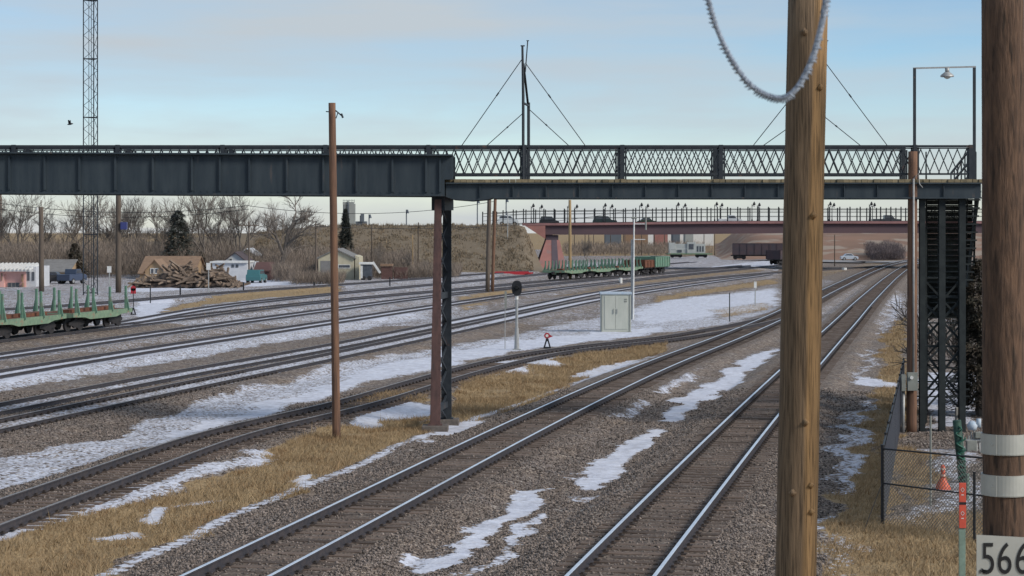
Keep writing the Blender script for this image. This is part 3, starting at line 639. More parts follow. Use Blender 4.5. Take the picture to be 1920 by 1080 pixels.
# railing that turns away at the head of the stairs
mb = MB()
for z_ in (BZ(274), BZ(296), BZ(322)): mb.bar((BX(1824), YB+.05, z_), (BX(1842)+.12, YF+3.2, z_-.72), .05, .06)
for k in range(7):
    f = k/6; x_ = BX(1824)*(1-f)+(BX(1842)+.12)*f; y_ = YB+.05+(YF+3.15-YB)*f; mb.bar((x_, y_, BZ(274)-.72*f), (x_, y_, BZ(330)-.72*f), .04, .04)
mb.build('stair_railing', M_steel, fb)

bent = thing('bridge_bent', (BX(826), YB+.5, -.25), 'tapering steel bent with one rusty red leg holding up the footbridge between the tracks', 'bridge support')
def tleg(top, base, w0, w1, d, m_, nm):
    mb = MB(); t_, b_ = Vector(top), Vector(base); vs = []
    for p, w in ((b_, w1), (t_, w0)): vs += [(p.x-w/2, p.y-d/2, p.z), (p.x+w/2, p.y-d/2, p.z), (p.x+w/2, p.y+d/2, p.z), (p.x-w/2, p.y+d/2, p.z)]
    mb.add(vs, [(0,3,2,1),(4,5,6,7),(0,1,5,4),(1,2,6,5),(2,3,7,6),(3,0,4,7)])
    mb.box(b_.x-w1/2-.06, b_.x+w1/2+.06, b_.y-d/2-.06, b_.y+d/2+.06, b_.z-.02, b_.z+.04)
    for k in range(26):
        f = (k+.5)/26; p = b_.lerp(t_, f); w = w1+(w0-w1)*f
        for s2 in (-1, 1): mb.box(p.x+s2*(w/2-.035)-.012, p.x+s2*(w/2-.035)+.012, p.y-d/2-.012, p.y-d/2+.01, p.z-.012, p.z+.012)
    return mb.build(nm, m_, bent)
nt_, nb_ = P(821.5, 374, 64.45), P(816, 797, 64.7); ft_, fb_ = P(838.5, 374, 66.3), P(837, 785, 67.0)
tleg(nt_, nb_, .22, .33, .22, M_rustleg, 'leg')['label'] = 'rusty red near leg'
tleg(ft_, fb_, .27, .34, .22, M_steel, 'leg')
mb = MB(); n = 9
for k in range(n):
    f0, f1 = k/n, (k+1)/n
    a0, a1 = nb_.lerp(nt_, f0), nb_.lerp(nt_, f1); c0, c1 = fb_.lerp(ft_, f0), fb_.lerp(ft_, f1)
    mb.bar(a0, c1, .07, .05, up=(1,0,0)); mb.bar(c0, a1, .07, .05, up=(1,0,0))
mb.build('lattice', M_steel, bent)
for f, w_ in (((797-556)/423, .13), ((797-768)/423, .13), (.985, .42)):
    mb = MB(); mb.bar(nb_.lerp(nt_, f), fb_.lerp(ft_, f), w_, w_+.07); mb.build('cross_beam', M_steel, bent)
for p in (nb_, fb_): mb = MB(); mb.box(p.x-.42, p.x+.42, p.y-.42, p.y+.42, p.z-.35, p.z+.0); mb.build('footing', M_rubble, bent, bevel=.03)

# stair tower at the right end
SH = .213                                             # the stair heads away at this slant
st = thing('stair_tower', (BX(1767), YB+.4, -.25), 'dark steel tower with an open stairway going down at the right end of the footbridge', 'stairway')
for px, w in ((1730, .17), (1767, .20), (1805, .20)):
    mb = MB(); x_ = BX(px); y_ = YB+.1; z0 = -.25; z1 = BZ(372)
    mb.box(x_-w/2, x_+w/2, y_-.1, y_-.08, z0, z1); mb.box(x_-w/2, x_+w/2, y_+.08, y_+.1, z0, z1); mb.box(x_-.012, x_+.012, y_-.08, y_+.08, z0, z1)
    mb.box(x_-w/2-.07, x_+w/2+.07, y_-.17, y_+.17, z0-.02, z0+.03)
    mb.build('column', M_tower, st)
for px, yy in ((1730, 67.6), (1805, 67.6), (1730, 71.5), (1805, 71.5)):
    mb = MB(); x_ = BX(px)+SH*(yy-YB); zt = BZ(372)-.9 if yy < 69 else 3.7; mb.box(x_-.09, x_+.09, yy-.09, yy+.09, -.3, zt); mb.build('column', M_tower, st)
mb = MB(); xa, xb = BX(1730), BX(1805)
def zz(py): return BZ(py)
y_ = YB+.1
for za, zc in ((562, 640), (640, 562), (655, 745), (745, 655)): mb.bar((xa, y_+.11, zz(za)), (xb, y_+.11, zz(zc)), .07, .05, up=(0,1,0))
for za in (556, 650): mb.bar((xa, y_+.11, zz(za)), (xb, y_+.11, zz(za)), .09, .06)
for yy in (67.6, 71.5):
    for k in range(4 if yy < 69 else 3):
        z0, z1 = .2+k*1.5, 1.6+k*1.5
        if z1 > (6.0 if yy < 69 else 3.7): break
        o_ = SH*(yy-YB); mb.bar((xa+o_, yy, z0), (xb+o_, yy, z1), .06, .05, up=(0,1,0)); mb.bar((xb+o_, yy+.05, z0), (xa+o_, yy+.05, z1), .06, .05, up=(0,1,0)); mb.bar((xa+o_, yy, z1+.03), (xb+o_, yy, z1+.03), .07, .05)
for x_ in (xa, xb):
    for k in range(4): mb.bar((x_, YB+.2, .3+k*1.5), (x_+SH*3.4, 67.6, 1.7+k*1.5), .06, .05); mb.bar((x_, YB+.2, 1.7+k*1.5), (x_+SH*3.4, 67.6, .3+k*1.5), .06, .05)
    for k in range(2): mb.bar((x_+SH*3.4, 67.6, .3+k*1.5), (x_+SH*7.3, 71.5, 1.7+k*1.5), .06, .05); mb.bar((x_+SH*3.4, 67.6, 1.7+k*1.5), (x_+SH*7.3, 71.5, .3+k*1.5), .06, .05)
mb.build('cross_bracing', M_tower, st)
mb = MB()
for py in (727, 742, 756): mb.bar((xa+.3, YB+2.6, zz(py)), (xb+.8, YB+2.6, zz(py)), .05, .05)
mb.build('guard_rail', M_tower, st)
mb = MB(); xs0, xs1 = BX(1737), BX(1830)
nst = 24; run = .28; rise = .19; ys0 = YF+.15
for k in range(nst):
    z_ = BZ(337)-rise*(k+1); yk = ys0+run*k
    o_ = SH*(yk-YB); mb.box(xs0+o_, xs1+o_, yk, yk+.30, z_-.045, z_); mb.box(xs0+.01+o_, xs1-.01+o_, yk+.27, yk+.285, z_-rise*.97, z_-.046)
mb.build('treads', mat('stair_tread', (.018,.024,.025), (.04,.046,.042), rough=.85, scale=5, island=.35), st)
mb = MB()
for x_ in (xs0-.03, xs1+.03, xs1-.25):
    oa, ob = SH*(ys0-YB), SH*(ys0+run*nst-YB); mb.bar((x_+oa, ys0, BZ(337)-.2), (x_+ob, ys0+run*nst, BZ(337)-rise*nst-.2), .05, .28, up=(0,0,1))
for x_ in (xs0-.03, xs1+.03):
    for dz in (.55, 1.0): mb.bar((x_+oa, ys0, BZ(337)+dz-.05), (x_+ob, ys0+run*nst, BZ(337)-rise*nst-.05+dz), .04, .05)
    for k in range(0, nst, 4): o_ = SH*(ys0+run*k-YB); mb.bar((x_+o_, ys0+run*k, BZ(337)-rise*k-.1), (x_+o_, ys0+run*k, BZ(337)-rise*k+.95), .04, .04)
mb.build('stringer', M_tower, st)
mb = MB(); yl = ys0+run*nst; zl = BZ(337)-rise*nst; ol = SH*(yl-YB); mb.box(xs0+ol, xs1+ol+.3, yl, yl+1.5, zl-.12, zl)
for px_ in (xs0+ol+.1, xs1+ol+.1): mb.box(px_-.07, px_+.07, yl+1.3, yl+1.45, -.3, zl-.1)
mb.build('landing', M_tower, st)
mb = MB()
for k in range(int((zl+.2)/rise)): mb.box(xs1+ol+.3+.28*k, xs1+ol+.3+.28*k+.3, yl, yl+1.5, zl-rise*(k+1)-.04, zl-rise*(k+1))
for yy in (yl-.03, yl+1.5): mb.bar((xs1+ol+.2, yy, zl-.1), (xs1+ol+.3+.28*16, yy, zl-rise*16-.1), .05, .26)
mb.build('lower_treads', M_tower, st)
mb = MB()
for k in range(12): mb.box(xs1-.05, xs1+.33, ys0-1.4+k*.1, ys0-1.2+k*.1+.12, BZ(360)-k*.26, BZ(360)-k*.26+.05)
mb.bar((xs1+.3, ys0-1.2, BZ(350)), (xs1+.22, ys0+.2, BZ(350)-3.2), .06, .2)
mb.build('landing_bracket', M_tower, st)

# light portal over the stair head
lp = thing('light_portal', (BX(1770), YB, BZ(337)), 'tall thin rectangular steel frame holding a hanging lamp over the stair head', 'lamp')
mb = MB(); mb.box(BX(1712)-.0, BX(1717), YB-.06, YB+.02, BZ(336), BZ(128)); mb.build('post', M_steel, lp)
mb = MB(); mb.box(BX(1825), BX(1830), YB+.01, YB+.09, BZ(336), BZ(124)); mb.build('post', M_steel, lp)
mb = MB(); mb.bar((BX(1712), YB, BZ(128)), (BX(1830), YB+.03, BZ(125)), .05, .05); mb.build('crossbar', M_galv, lp)
mb = MB(); x_ = BX(1776); mb.tube([(x_, YB, BZ(127)), (x_, YB, BZ(137))], .07, 10); mb.tube([(x_, YB, BZ(135)), (x_, YB, BZ(141)), (x_, YB, BZ(144))], [.08, .21, .22], 14, cap=False); lsh = mb.build('lamp_shade', M_galv, lp, smooth=True)
mb = MB(); mb.tube([(x_, YB, BZ(141)), (x_, YB, BZ(146)), (x_, YB, BZ(148))], [.09, .10, .03], 10); mb.build('bulb', M_white, lsh, smooth=True)

# masts on the bridge with their guy wires
def mast(px, lab, wires):
    t_ = thing('bridge_mast', (BX(px), YB, BZ(337)), lab, 'mast', 'guyed masts on the footbridge')
    d = px-981
    mb = MB(); mb.tube([(BX(981+d), YB-.02, BZ(337)), (BX(981+d), YB-.02, BZ(180)), (BX(979.5+d), YB-.02, BZ(86))], [.045, .045, .035], 8)
    mb.box(BX(976+d), BX(984+d), YB-.05, YB+.01, BZ(87), BZ(85)); mb.build('pole', M_steel, t_)
    mb = MB(); mb.tube([(BX(992+d), YF, BZ(337)), (BX(992+d), YF, BZ(185))], .05, 8); mb.build('pole', M_steel, t_, label='shorter pole')
    mb = MB(); mb.bar((BX(991+d), YF-.05, BZ(190)), (BX(981.5+d), YB, BZ(120)), .07, .05); mb.bar((BX(980+d), YB, BZ(192)), (BX(993+d), YF, BZ(192)), .06, .05)
    mb.tube([(BX(985+d), YB, BZ(135)), (BX(989.5+d), YB, BZ(76))], .018, 6); mb.box(BX(987+d), BX(992+d), YB-.02, YB+.02, BZ(77), BZ(75.5)); mb.build('brace', M_steel, t_)
    for (ax, ay, bx, by, far) in wires:
        yy = YF if far else YB; mb = MB(); mb.tube([(BX(ax), yy, BZ(ay)), (BX(bx), yy, BZ(by))], .013, 4); 
        mb.tube([(BX(ax*.62+bx*.38), yy, BZ(ay*.62+by*.38)), (BX(ax*.58+bx*.42), yy, BZ(ay*.58+by*.42))], .025, 5); mb.build('guy_wire', M_steel, t_)
mast(981, 'thin guyed steel mast rising from the footbridge railing against open sky', [(978,112,865,274,0),(985,118,1098,274,0),(982,205,905,274,1),(993,198,1076,274,1)])
mast(1542, 'guyed mast on the footbridge almost hidden behind the big weathered pole', [(1540,112,1413,272,0),(1548,118,1663,272,0),(1542,200,1440,272,1),(1552,203,1638,272,1)])

# ------------------------------------------------------------------ near poles and the frosted cable
def pole(px_t, py_t, px_b, py_b, w, m_, label, Y=None, name='utility_pole', group=None, n=20, knots=0, cat='pole', taper=.86, jag=0):
    Y = Y or G(px_b, py_b, -.2).y; b_ = P(px_b, py_b, Y); t_ = P(px_t, py_t, Y)
    base = t_+(b_-t_)*((t_.z+.25)/(t_.z-b_.z)) if b_.z > -.2 else Vector((b_.x, b_.y, -.25))
    r = w/2/F*Y; o = thing(name, base, label, cat, group); mb = MB(); k = 24 if n > 12 else 5
    pts = [base.lerp(t_, i/k) for i in range(k+1)]; rad = [r*(1-(1-taper)*i/k)*(1+random.uniform(-1, 1)*jag) for i in range(k+1)]
    mb.tube(pts, rad, n); 
    for i in range(knots):
        f = random.random(); p = base.lerp(t_, f); a = random.uniform(-2.6, -.6); q_ = p+Vector((math.cos(a), math.sin(a), 0))*r*.93
        mb.tube([q_-Vector((0,0,.03)), q_+Vector((math.cos(a)*.012, math.sin(a)*.012, 0)), q_+Vector((0,0,.03))], [.004, .03, .004], 6)
    mb.build('shaft', m_, o, smooth=True); return o, base, t_, r
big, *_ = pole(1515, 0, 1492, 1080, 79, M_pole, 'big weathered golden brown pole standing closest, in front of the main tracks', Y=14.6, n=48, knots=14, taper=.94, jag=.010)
# extend the big poles above the frame: they are tall
rp_, rb, rt, rr = pole(1880, -60, 1884, 1080, 84, M_pole2, 'dark cracked pole at the right edge with two metal bands and a number plate', Y=14.0, n=48, taper=.93, jag=.008)
def band(py0, py1, nm):
    za, zb_ = P(0, py1, 14).z, P(0, py0, 14).z; f = (za-rb.z)/(rt.z-rb.z); c = rb.lerp(rt, f); r = rr*(1-.07*f)+.012; mb = MB()
    mb.tube([(c.x, c.y, za), (c.x, c.y, zb_)], r, 40); mb.tube([(c.x, c.y, za+.006), (c.x, c.y, za+.012)], r+.003, 40)
    a = -2.35; mb.box(c.x+math.cos(a)*r-.006, c.x+math.cos(a)*r+.006, c.y+math.sin(a)*r-.006, c.y+math.sin(a)*r+.004, (za+zb_)/2-.006, (za+zb_)/2+.006)
    x_ = c.x-r*.55; mb.box(x_-.002, x_+.002, c.y-r*.86, c.y-r*.8, za, zb_)
    return mb.build(nm, M_alu, rp_)
band(812, 850, 'metal_band'); band(888, 927, 'metal_band')
mb = MB(); x0, x1 = P(1833, 0, 13.8).x, P(1960, 0, 13.8).x; zt, zb_ = P(0, 1004, 13.8).z, P(0, 1110, 13.8).z
mb.prism([(x0, zb_), (x1, zb_), (x1, zt-.025), (x0, zt)], 13.83, 13.836); plate = mb.build('number_plate', M_alu, rp_)
def text(s, x, z, y, size, parent, m_, name='lettering', bold=.0, rx=0):
    cu = bpy.data.curves.new(name, 'FONT'); cu.body = s; cu.size = size; cu.extrude = .0015; cu.offset = bold; cu.align_x = 'LEFT'
    tmp = bpy.data.objects.new(name, cu); COL.objects.link(tmp); bpy.context.view_layer.update()
    me = bpy.data.meshes.new_from_object(tmp.evaluated_get(bpy.context.evaluated_depsgraph_get())); bpy.data.objects.remove(tmp)
    me.materials.clear(); me.materials.append(m_); ob = bpy.data.objects.new(name, me); COL.objects.link(ob)
    pl = parent.parent.location if parent.parent else Vector((0,0,0)); ob.parent = parent; ob.rotation_euler = (R(90), rx, 0); ob.location = Vector((x, y, z))-pl
    return ob
pz = P(0, 1072, 13.8).z
for ch, px in (('5', 1839), ('6', 1870), ('6', 1904)): text(ch, P(px, 0, 13.8).x, P(0, 1077, 13.8).z, 13.826, .31, plate, M_ink, bold=-.001).scale = (.72, 1, 1)
text('MP', P(1838, 0, 13.8).x, P(0, 1077, 13.8).z, 13.826, .04, plate, M_ink)

def smoothpath(pts, n):
    c = []; P_ = [2*pts[0]-pts[1]]+pts+[2*pts[-1]-pts[-2]]
    for i in range(1, len(P_)-2):
        for k in range(n):
            t_ = k/n; a, b_, c_, d = P_[i-1:i+3]; c.append(.5*((2*b_)+(c_-a)*t_+(2*a-5*b_+4*c_-d)*t_*t_+(3*b_-a-3*c_+d)*t_**3))
    c.append(pts[-1]); return c
cp = smoothpath([P(x_, y_, 4.2) for x_, y_ in [(1296,-90),(1325,-10),(1343,50),(1368,105),(1400,152),(1432,176),(1466,184),(1492,168),(1512,135),(1528,95),(1543,35),(1552,-30),(1562,-120)]], 14)
fc = thing('frosted_cable', cp[0], 'thick frosted grey cable with lashing, sagging in front of the big pole', 'cable')
mb = MB(); mb.tube(cp, [.0048+.0022*i/len(cp) for i in range(len(cp))], 10)
for i in range(0, len(cp)-1, 2 if True else 1):
    if i > len(cp)*.55 and random.random() < .5 or random.random() < .15: continue
    p = cp[i]; d = (cp[i+1]-cp[i]).normalized(); nn = Vector((d.z, 0, -d.x)); s2 = .0050+.0022*i/len(cp)
    if nn.z > 0: nn = -nn
    mb.tube([p-nn*s2+Vector((0,-.003,0)), p+Vector((0,-.0072,0))+d*.004, p+nn*(s2+.0012)+d*.009, p+nn*(s2+.0012+random.uniform(.001,.0055))+d*.006], [.0012, .0016, .0026, .0011], 6)
mb.build('cable', M_frost, fc, smooth=True)

# the leaning brown pole, pole pairs and other poles
mp_, b_, t_, r_ = pole(622.5, 193, 631, 826, 15.5, M_brownpole, 'slim reddish brown pole standing in the grass left of the bridge bent', jag=.01)
mb = MB(); Y = b_.y
mb.tube([P(611, 209, Y), P(620, 210, Y)], .018, 6); mb.tube([P(629, 207, Y), P(642, 218, Y)], .02, 6); mb.tube([P(630, 222, Y), P(634, 210, Y)], .015, 6); mb.tube([P(640, 213, Y), P(643, 221, Y)], .03, 6)
mb.build('bracket', M_steel, mp_)
sp_, b_, t_, r_ = pole(1711.5, 284, 1709, 812, 20, M_brownpole, 'reddish brown pole with a white conduit and two grey boxes beside the stair tower', jag=.01)
Y = b_.y-r_-.03
mb = MB(); mb.tube([P(1713, 335, Y), P(1713, 700, Y)], .033, 8); mb.tube([P(1694, 733, Y), P(1693, 815, Y)], .05, 8); mb.tube([P(1713, 335, Y), P(1722, 325, Y), P(1724, 345, Y), P(1730, 352, Y)], .018, 6); mb.build('conduit', M_galv, sp_, smooth=True)
mb = MB(); a, c_ = P(1700, 698, Y), P(1719, 732, Y); mb.box(a.x, c_.x, Y-.16, Y, c_.z, a.z); bx_ = mb.build('meter_box', M_boxgrey, sp_, bevel=.008)
mb = MB(); q_ = P(1709, 708, Y-.16); mb.tube([q_, q_+Vector((0,-.05,0))], .055, 16); mb.build('meter_dial', M_white, bx_, smooth=False)
mb = MB(); a, c_ = P(1689, 702, Y), P(1697, 733, Y); mb.box(a.x, c_.x, Y-.13, Y, c_.z, a.z); mb.tube([P(1697, 724, Y-.05), P(1701, 724, Y-.05)], .02, 6); mb.build('switch_box', M_boxgrey, sp_, bevel=.008)

def crossarm(o, base, top, zoff, half, m_=None):
    mb = MB(); c = top-Vector((0,0,zoff)); mb.bar(c-Vector((half,.15,0)), c+Vector((half,-.15,0)), .12, .14)
    for k in (-1, -.5, .5, 1): mb.tube([c+Vector((half*k*.95,-.0,.05)), c+Vector((half*k*.95,0,.28))], .04, 5)
    mb.build('crossarm', m_ or M_farpole, o)
GP = 'wooden poles beyond the yard'
pl = [ # px_top,y_top,px_base,y_base,w,mat,label,crossarm,group
 (918,345,914,551,8.5,M_farpole,'left leaning pole of the close pair standing left of the signal head',0),
 (929.5,345,923,550,6.5,M_brownpole,'redder right pole of the close pair standing left of the signal head',0),
 (1068.5,375,1069,527,6,M_yelpole,'pale tan pole standing in front of the far green flatcars',0),
 (222,340,222,549,11,M_farpole,'tall thick dark pole right of the lattice tower',0),
 (77,388,78,547,10,M_farpole,'thick greenish pole with a small lamp between pink building and lattice tower',0),
 (1,330,3,500,3.5,M_brownpole,'thin reddish pole at the left edge of the picture',0),
 (304.5,432,305,508,2.5,M_yelpole,'left pale pole of the thin pair behind the pile of old ties',0),
 (309,436,309,508,2.5,M_yelpole,'right pale pole of the thin pair behind the pile of old ties',0),
 (466.5,415,467,527,3.2,M_farpole,'thin pole with crossarm in front of the white gabled house',1),
 (592,418,593,527,3.4,M_farpole,'thin pole with crossarm at the left corner of the beige garage',1),
 (697,420,697,520,2.6,M_farpole,'thin pole just right of the beige garage',0),
 (784.5,417,784,519,2.6,M_farpole,'thin pole before the brown slope, left of the bent',1),
 (773.5,440,774,519,2.2,M_yelpole,'short pale pole before the brown slope',0),
 (863,440,863,508,2,M_farpole,'thin pole on the brown slope just right of the bent',0),
 (952,400,951,508,2.2,M_galv,'pale metal pole right of the close pair',0),
 (1565,440,1565,500,1.8,M_farpole,'thin pole near the road crossing under the overpass',0)]
for a, b1, c, d, w, m_, lab, ca in pl:
    o, b_, t_, r_ = pole(a, b1, c, d, w, m_, lab, n=10, group=GP if w < 5 else None)
    if ca: crossarm(o, b_, t_, .5, 1.3)
    if a == 77:
        mb = MB(); mb.tube([t_+Vector((-.1,0,-.1)), t_+Vector((-.35,-.1,-.15))], .05, 6); mb.tube([t_+Vector((-.35,-.1,-.05)), t_+Vector((-.35,-.1,-.35))], [.08,.16], 8); mb.build('lamp', M_white, o); mb = MB(); mb.tube([t_, t_+Vector((0,0,.7))], .05, 5); mb.build('pin', M_farpole, o)
    if a == 222:
        mb = MB(); p = P(232, 422, b_.y-.2); mb.box(p.x-.3, p.x+.35, p.y-.25, p.y+.25, p.z-.45, p.z+.3); mb.tube([p+Vector((-.35,.1,0)), p+Vector((-.6,.1,0))], .05, 6); mb.build('transformer', carpaint('blue_tank', (.04,.05,.18)), o, bevel=.05)
ordw = ['first','second','third','fourth','fifth','sixth','seventh','eighth','ninth','tenth','eleventh']
for i, px in enumerate([1077,1097,1104,1113,1145,1172,1203,1227,1246,1320,1340]):
    pole(px, 436, px, 477+(i*7)%4, 1.7, M_farpole, ordw[i]+' thin dark pole from the left, in the flat field seen under the overpass', n=6, group='poles seen under the overpass')
# overhead wires
def wire(pts, lab, r=.02, sag=1.2):
    a, b_ = pts; q = [a.lerp(b_, i/16)-Vector((0,0,sag*(1-(2*i/16-1)**2))) for i in range(17)]
    mb = MB(); mb.tube(q, r, 4); o = mb.build('overhead_wire', M_black); o.data.transform(Matrix.Translation(-q[0])); o.location = q[0]
    tag(o, lab, 'wire', 'overhead wires beyond the footbridge')
wire((P(-60, 372, 236), P(467, 385, 236)), 'upper wire sagging across the bare trees at the left', .03)
wire((P(-60, 383, 232), P(467, 392, 232)), 'lower wire sagging across the bare trees at the left', .03)
wire((P(467, 386, 236), P(930, 377, 250)), 'thin wire passing between the bare trees and the bent, above the grain elevator', .03)
wire((P(592, 424, 240), P(1180, 395, 300)), 'thin wire rising to the right above the brown slope', .028)

# ------------------------------------------------------------------ lattice tower
tw = thing('lattice_tower', G(171, 553, -.2), 'very tall thin lattice radio tower behind the near green flatcars', 'tower')
Yt = tw.location.y; hw = 13.2/F*Yt; H = 40; X0 = tw.location.x
legs = [(-hw, -hw*.5), (hw, -hw*.5), (hw*.15, hw)]
for lx, ly in legs:
    mb = MB(); mb.tube([(X0+lx, Yt+ly, -.2), (X0+lx, Yt+ly, H)], .055, 6); mb.build('leg', M_steel, tw)
mb = MB(); hh = 1.15; k = 0; z_ = 0
while z_ < H-hh:
    for i in range(3):
        a, c_ = legs[i], legs[(i+1) % 3]; A = (X0+a[0], Yt+a[1]); C_ = (X0+c_[0], Yt+c_[1])
        if k % 2: A, C_ = C_, A
        mb.tube([(A[0], A[1], z_), (C_[0], C_[1], z_+hh)], .024, 4, cap=False)
        if k % 5 == 0: mb.tube([(A[0], A[1], z_), (C_[0], C_[1], z_)], .05, 4)
    z_ += hh; k += 1
mb.build('bracing', M_steel, tw)
mb = MB()
for dx in (-.25, .1): mb.tube([(X0+dx*hw, Yt-hw*.4, 0), (X0+dx*hw, Yt-hw*.4, H)], .03, 5)
mb.build('cable_run', M_black, tw)

# ------------------------------------------------------------------ signal, switch stands, cabinet, antenna
o = thing('signal', G(969, 657, -.2), 'slim grey signal mast with a black oval single-lens head', 'signal'); Y = o.location.y; X0 = o.location.x
mb = MB(); mb.tube([(X0, Y, -.2), (X0, Y, P(0, 556, Y).z)], .075, 12); mb.tube([(X0, Y, -.2), (X0, Y, 1.0)], [.14, .10], 12); mb.box(X0-.22, X0+.22, Y-.22, Y+.22, -.25, -.12); mb.build('mast', M_galv, o, smooth=False)
mb = MB(); zc = P(0, 540, Y).z; seg = 28; rx, rz_ = .27, .40
ov = [(X0+rx*math.copysign(abs(math.cos(2*math.pi*i/seg))**.8, math.cos(2*math.pi*i/seg)), zc+rz_*math.copysign(abs(math.sin(2*math.pi*i/seg))**.8, math.sin(2*math.pi*i/seg))) for i in range(seg)]
mb.prism(ov[::-1], Y-.16, Y-.13); mb.box(X0-.09, X0+.09, Y-.13, Y+.12, zc-.26, zc+.26); hd = mb.build('head', M_black, o)
mb = MB(); mb.tube([(X0, Y-.16, zc+.02), (X0, Y-.44, zc+.0)], [.13, .12], 16, cap=False); mb.build('hood', M_black, hd)
mb = MB(); mb.tube([(X0, Y-.161, zc+.02), (X0, Y-.175, zc+.02)], .09, 16); mb.build('lens', M_window, hd)
mb = MB(); mb.tube([(X0, Y-.02, zc-.62), (X0, Y-.02, zc-.43)], .085, 12); mb.build('collar', M_white, o)
o = thing('marker_post', G(947, 655, -.2), 'thin dark post with a narrow sign plate left of the signal mast', 'post'); Y = o.location.y; X0 = o.location.x
mb = MB(); mb.tube([(X0, Y, -.2), (X0, Y, P(0, 548, Y).z)], .022, 6); mb.build('post', M_galv, o); mb = MB(); mb.box(X0-.03, X0+.09, Y-.03, Y+.02, P(0, 578, Y).z, P(0, 546, Y).z); mb.build('plate', M_boxgrey, o)
def switch_stand(px, py, ztop, lab, disc):
    o = thing('switch_stand', G(px, py, -.18), lab, 'switch stand', 'red railway switch stands'); Y = o.location.y; X0 = o.location.x; b0 = -.18
    mb = MB(); 
    for s2 in (-1, 1): mb.bar((X0+s2*.17, Y, b0), (X0+s2*.05, Y, b0+.42), .08, .08)
    mb.bar((X0-.2, Y, b0+.04), (X0+.2, Y, b0+.04), .2, .07); mb.box(X0-.08, X0+.08, Y-.08, Y+.08, b0+.38, b0+.52); mb.build('base', M_black, o)
    mb = MB(); mb.tube([(X0, Y, b0+.5), (X0, Y, ztop)], .03, 6); mb.build('spindle', M_black, o)
    mb = MB(); 
    if disc: mb.tube([(X0-.01, Y-.02, ztop-.02), (X0-.01, Y+.0, ztop-.02)], .16, 16); mb.prism([(X0+.1, ztop-.14), (X0+.32, ztop-.05), (X0+.1, ztop+.04)][::1], Y+.01, Y+.03)
    else: mb.tube([(X0, Y-.02, ztop-.05), (X0, Y+.0, ztop-.05)], .21, 8); mb.box(X0-.2, X0+.2, Y-.02, Y+.0, ztop-.45, ztop-.05)
    tg = mb.build('target', M_red, o)
    if disc: mb = MB(); mb.tube([(X0-.01, Y-.026, ztop-.02), (X0-.01, Y-.022, ztop-.02)], .08, 12); mb.build('disc_center', M_white, tg)
switch_stand(1026, 653, .52, 'small switch stand with a pinkish red ring target beside the siding track', True)
switch_stand(250, 590, 1.85, 'tall switch stand with solid red target near the end of the near green flatcars', False)
o = thing('equipment_cabinet', G(1155, 624, -.2), 'beige green metal equipment cabinet with double doors standing on snow', 'cabinet'); Y = o.location.y; X0 = o.location.x; s_ = Y/F
w2 = 28*s_; h2 = P(0, 552, Y).z
mb = MB(); mb.box(X0-w2, X0+w2, Y, Y+1.3, -.15, h2); mb.build('body', M_cabinet, o, bevel=.01)
mb = MB(); mb.prism([(X0-w2-.06, h2), (X0+w2+.06, h2), (X0+w2+.06, h2+.13), (X0-w2-.06, h2+.13)], Y-.07, Y+1.38); mb.build('roof', M_bluew, o, bevel=.01)
for a, c_ in ((-w2+.22, -.04), (-.02, w2-.2)):
    mb = MB(); mb.box(X0+a, X0+c_, Y-.03, Y-.001, .02, h2-.08); d_ = mb.build('door', M_cabinet, o, bevel=.004)
    mb = MB(); hx = X0+(c_-.1 if a < -.1 else a+.1); mb.tube([(hx, Y-.07, 1.0), (hx, Y-.07, 1.3)], .02, 6); mb.build('handle', M_galv, d_)
mb = MB()
for zz_ in (h2-.35, h2-.48): mb.box(X0+w2-.42, X0+w2-.25, Y-.045, Y-.03, zz_, zz_+.08)
for xx_ in (-w2+.03, w2-.1): mb.box(X0+xx_, X0+xx_+.05, Y-.03, Y-.001, -.1, h2-.02)
mb.box(X0-w2-.05, X0+w2+.05, Y-.05, Y+1.35, -.24, -.15)
mb.build('trim', M_boxgrey, o)
o = thing('antenna_mast', G(1187, 600, -.2), 'tall white mast with two side arms behind the equipment cabinet', 'mast'); Y = o.location.y; X0 = o.location.x
mb = MB(); mb.tube([(X0, Y, -.2), P(1189, 410, Y)], [.07, .05], 8); mb.build('pole', M_white, o); mb = MB(); mb.tube([P(1184.5, 606, Y+.1), P(1185, 449, Y+.1)], .075, 8); mb.build('pole', M_galv, o)
mb = MB(); mb.tube([P(1189, 420, Y), P(1211, 420, Y)], .03, 6); mb.tube([P(1189, 449, Y), P(1210, 449, Y)], .03, 6); mb.build('arm', M_white, o)
mb = MB(); mb.tube([P(1211, 408, Y), P(1211, 431, Y)], .06, 8); mb.tube([P(1184, 408.5, Y), P(1194, 408.5, Y)], .07, 8); mb.build('antenna', M_boxgrey, o)
def small_post(px, y0, y1, w, m_, lab, sign=None, sm=None, name='marker_post', cat='post', h=None):
    o = thing(name, G(px, y1, -.2), lab, cat, h); Y = o.location.y; X0 = o.location.x; s_ = Y/F
    mb = MB(); mb.tube([(X0, Y, -.25), (X0, Y, P(0, y0, Y).z)], w*s_/2, 7); mb.build('post', m_, o)
    if sign:
        a, b_, c_, d = sign; mb = MB(); mb.box(X0+a*s_, X0+c_*s_, Y-.08, Y-.05, P(0, d, Y).z, P(0, b_, Y).z); mb.build('sign_plate', sm or M_white, o)
    return o
small_post(205, 510, 562, 2, M_galv, 'thin post with a pale square sign between lattice tower and thick pole', (-4, 499, 4, 511), name='sign_post', cat='sign')
small_post(391, 495, 549, 2, M_galv, 'thin post with a small whitish sign in front of the tie pile', (-4, 493, 4, 506), name='sign_post', cat='sign')
small_post(282, 535, 570, 2.2, M_black, 'short dark post on snow just right of the red switch target'); small_post(338, 535, 556, 3, M_black, 'short dark post at the left end of the tan grass')
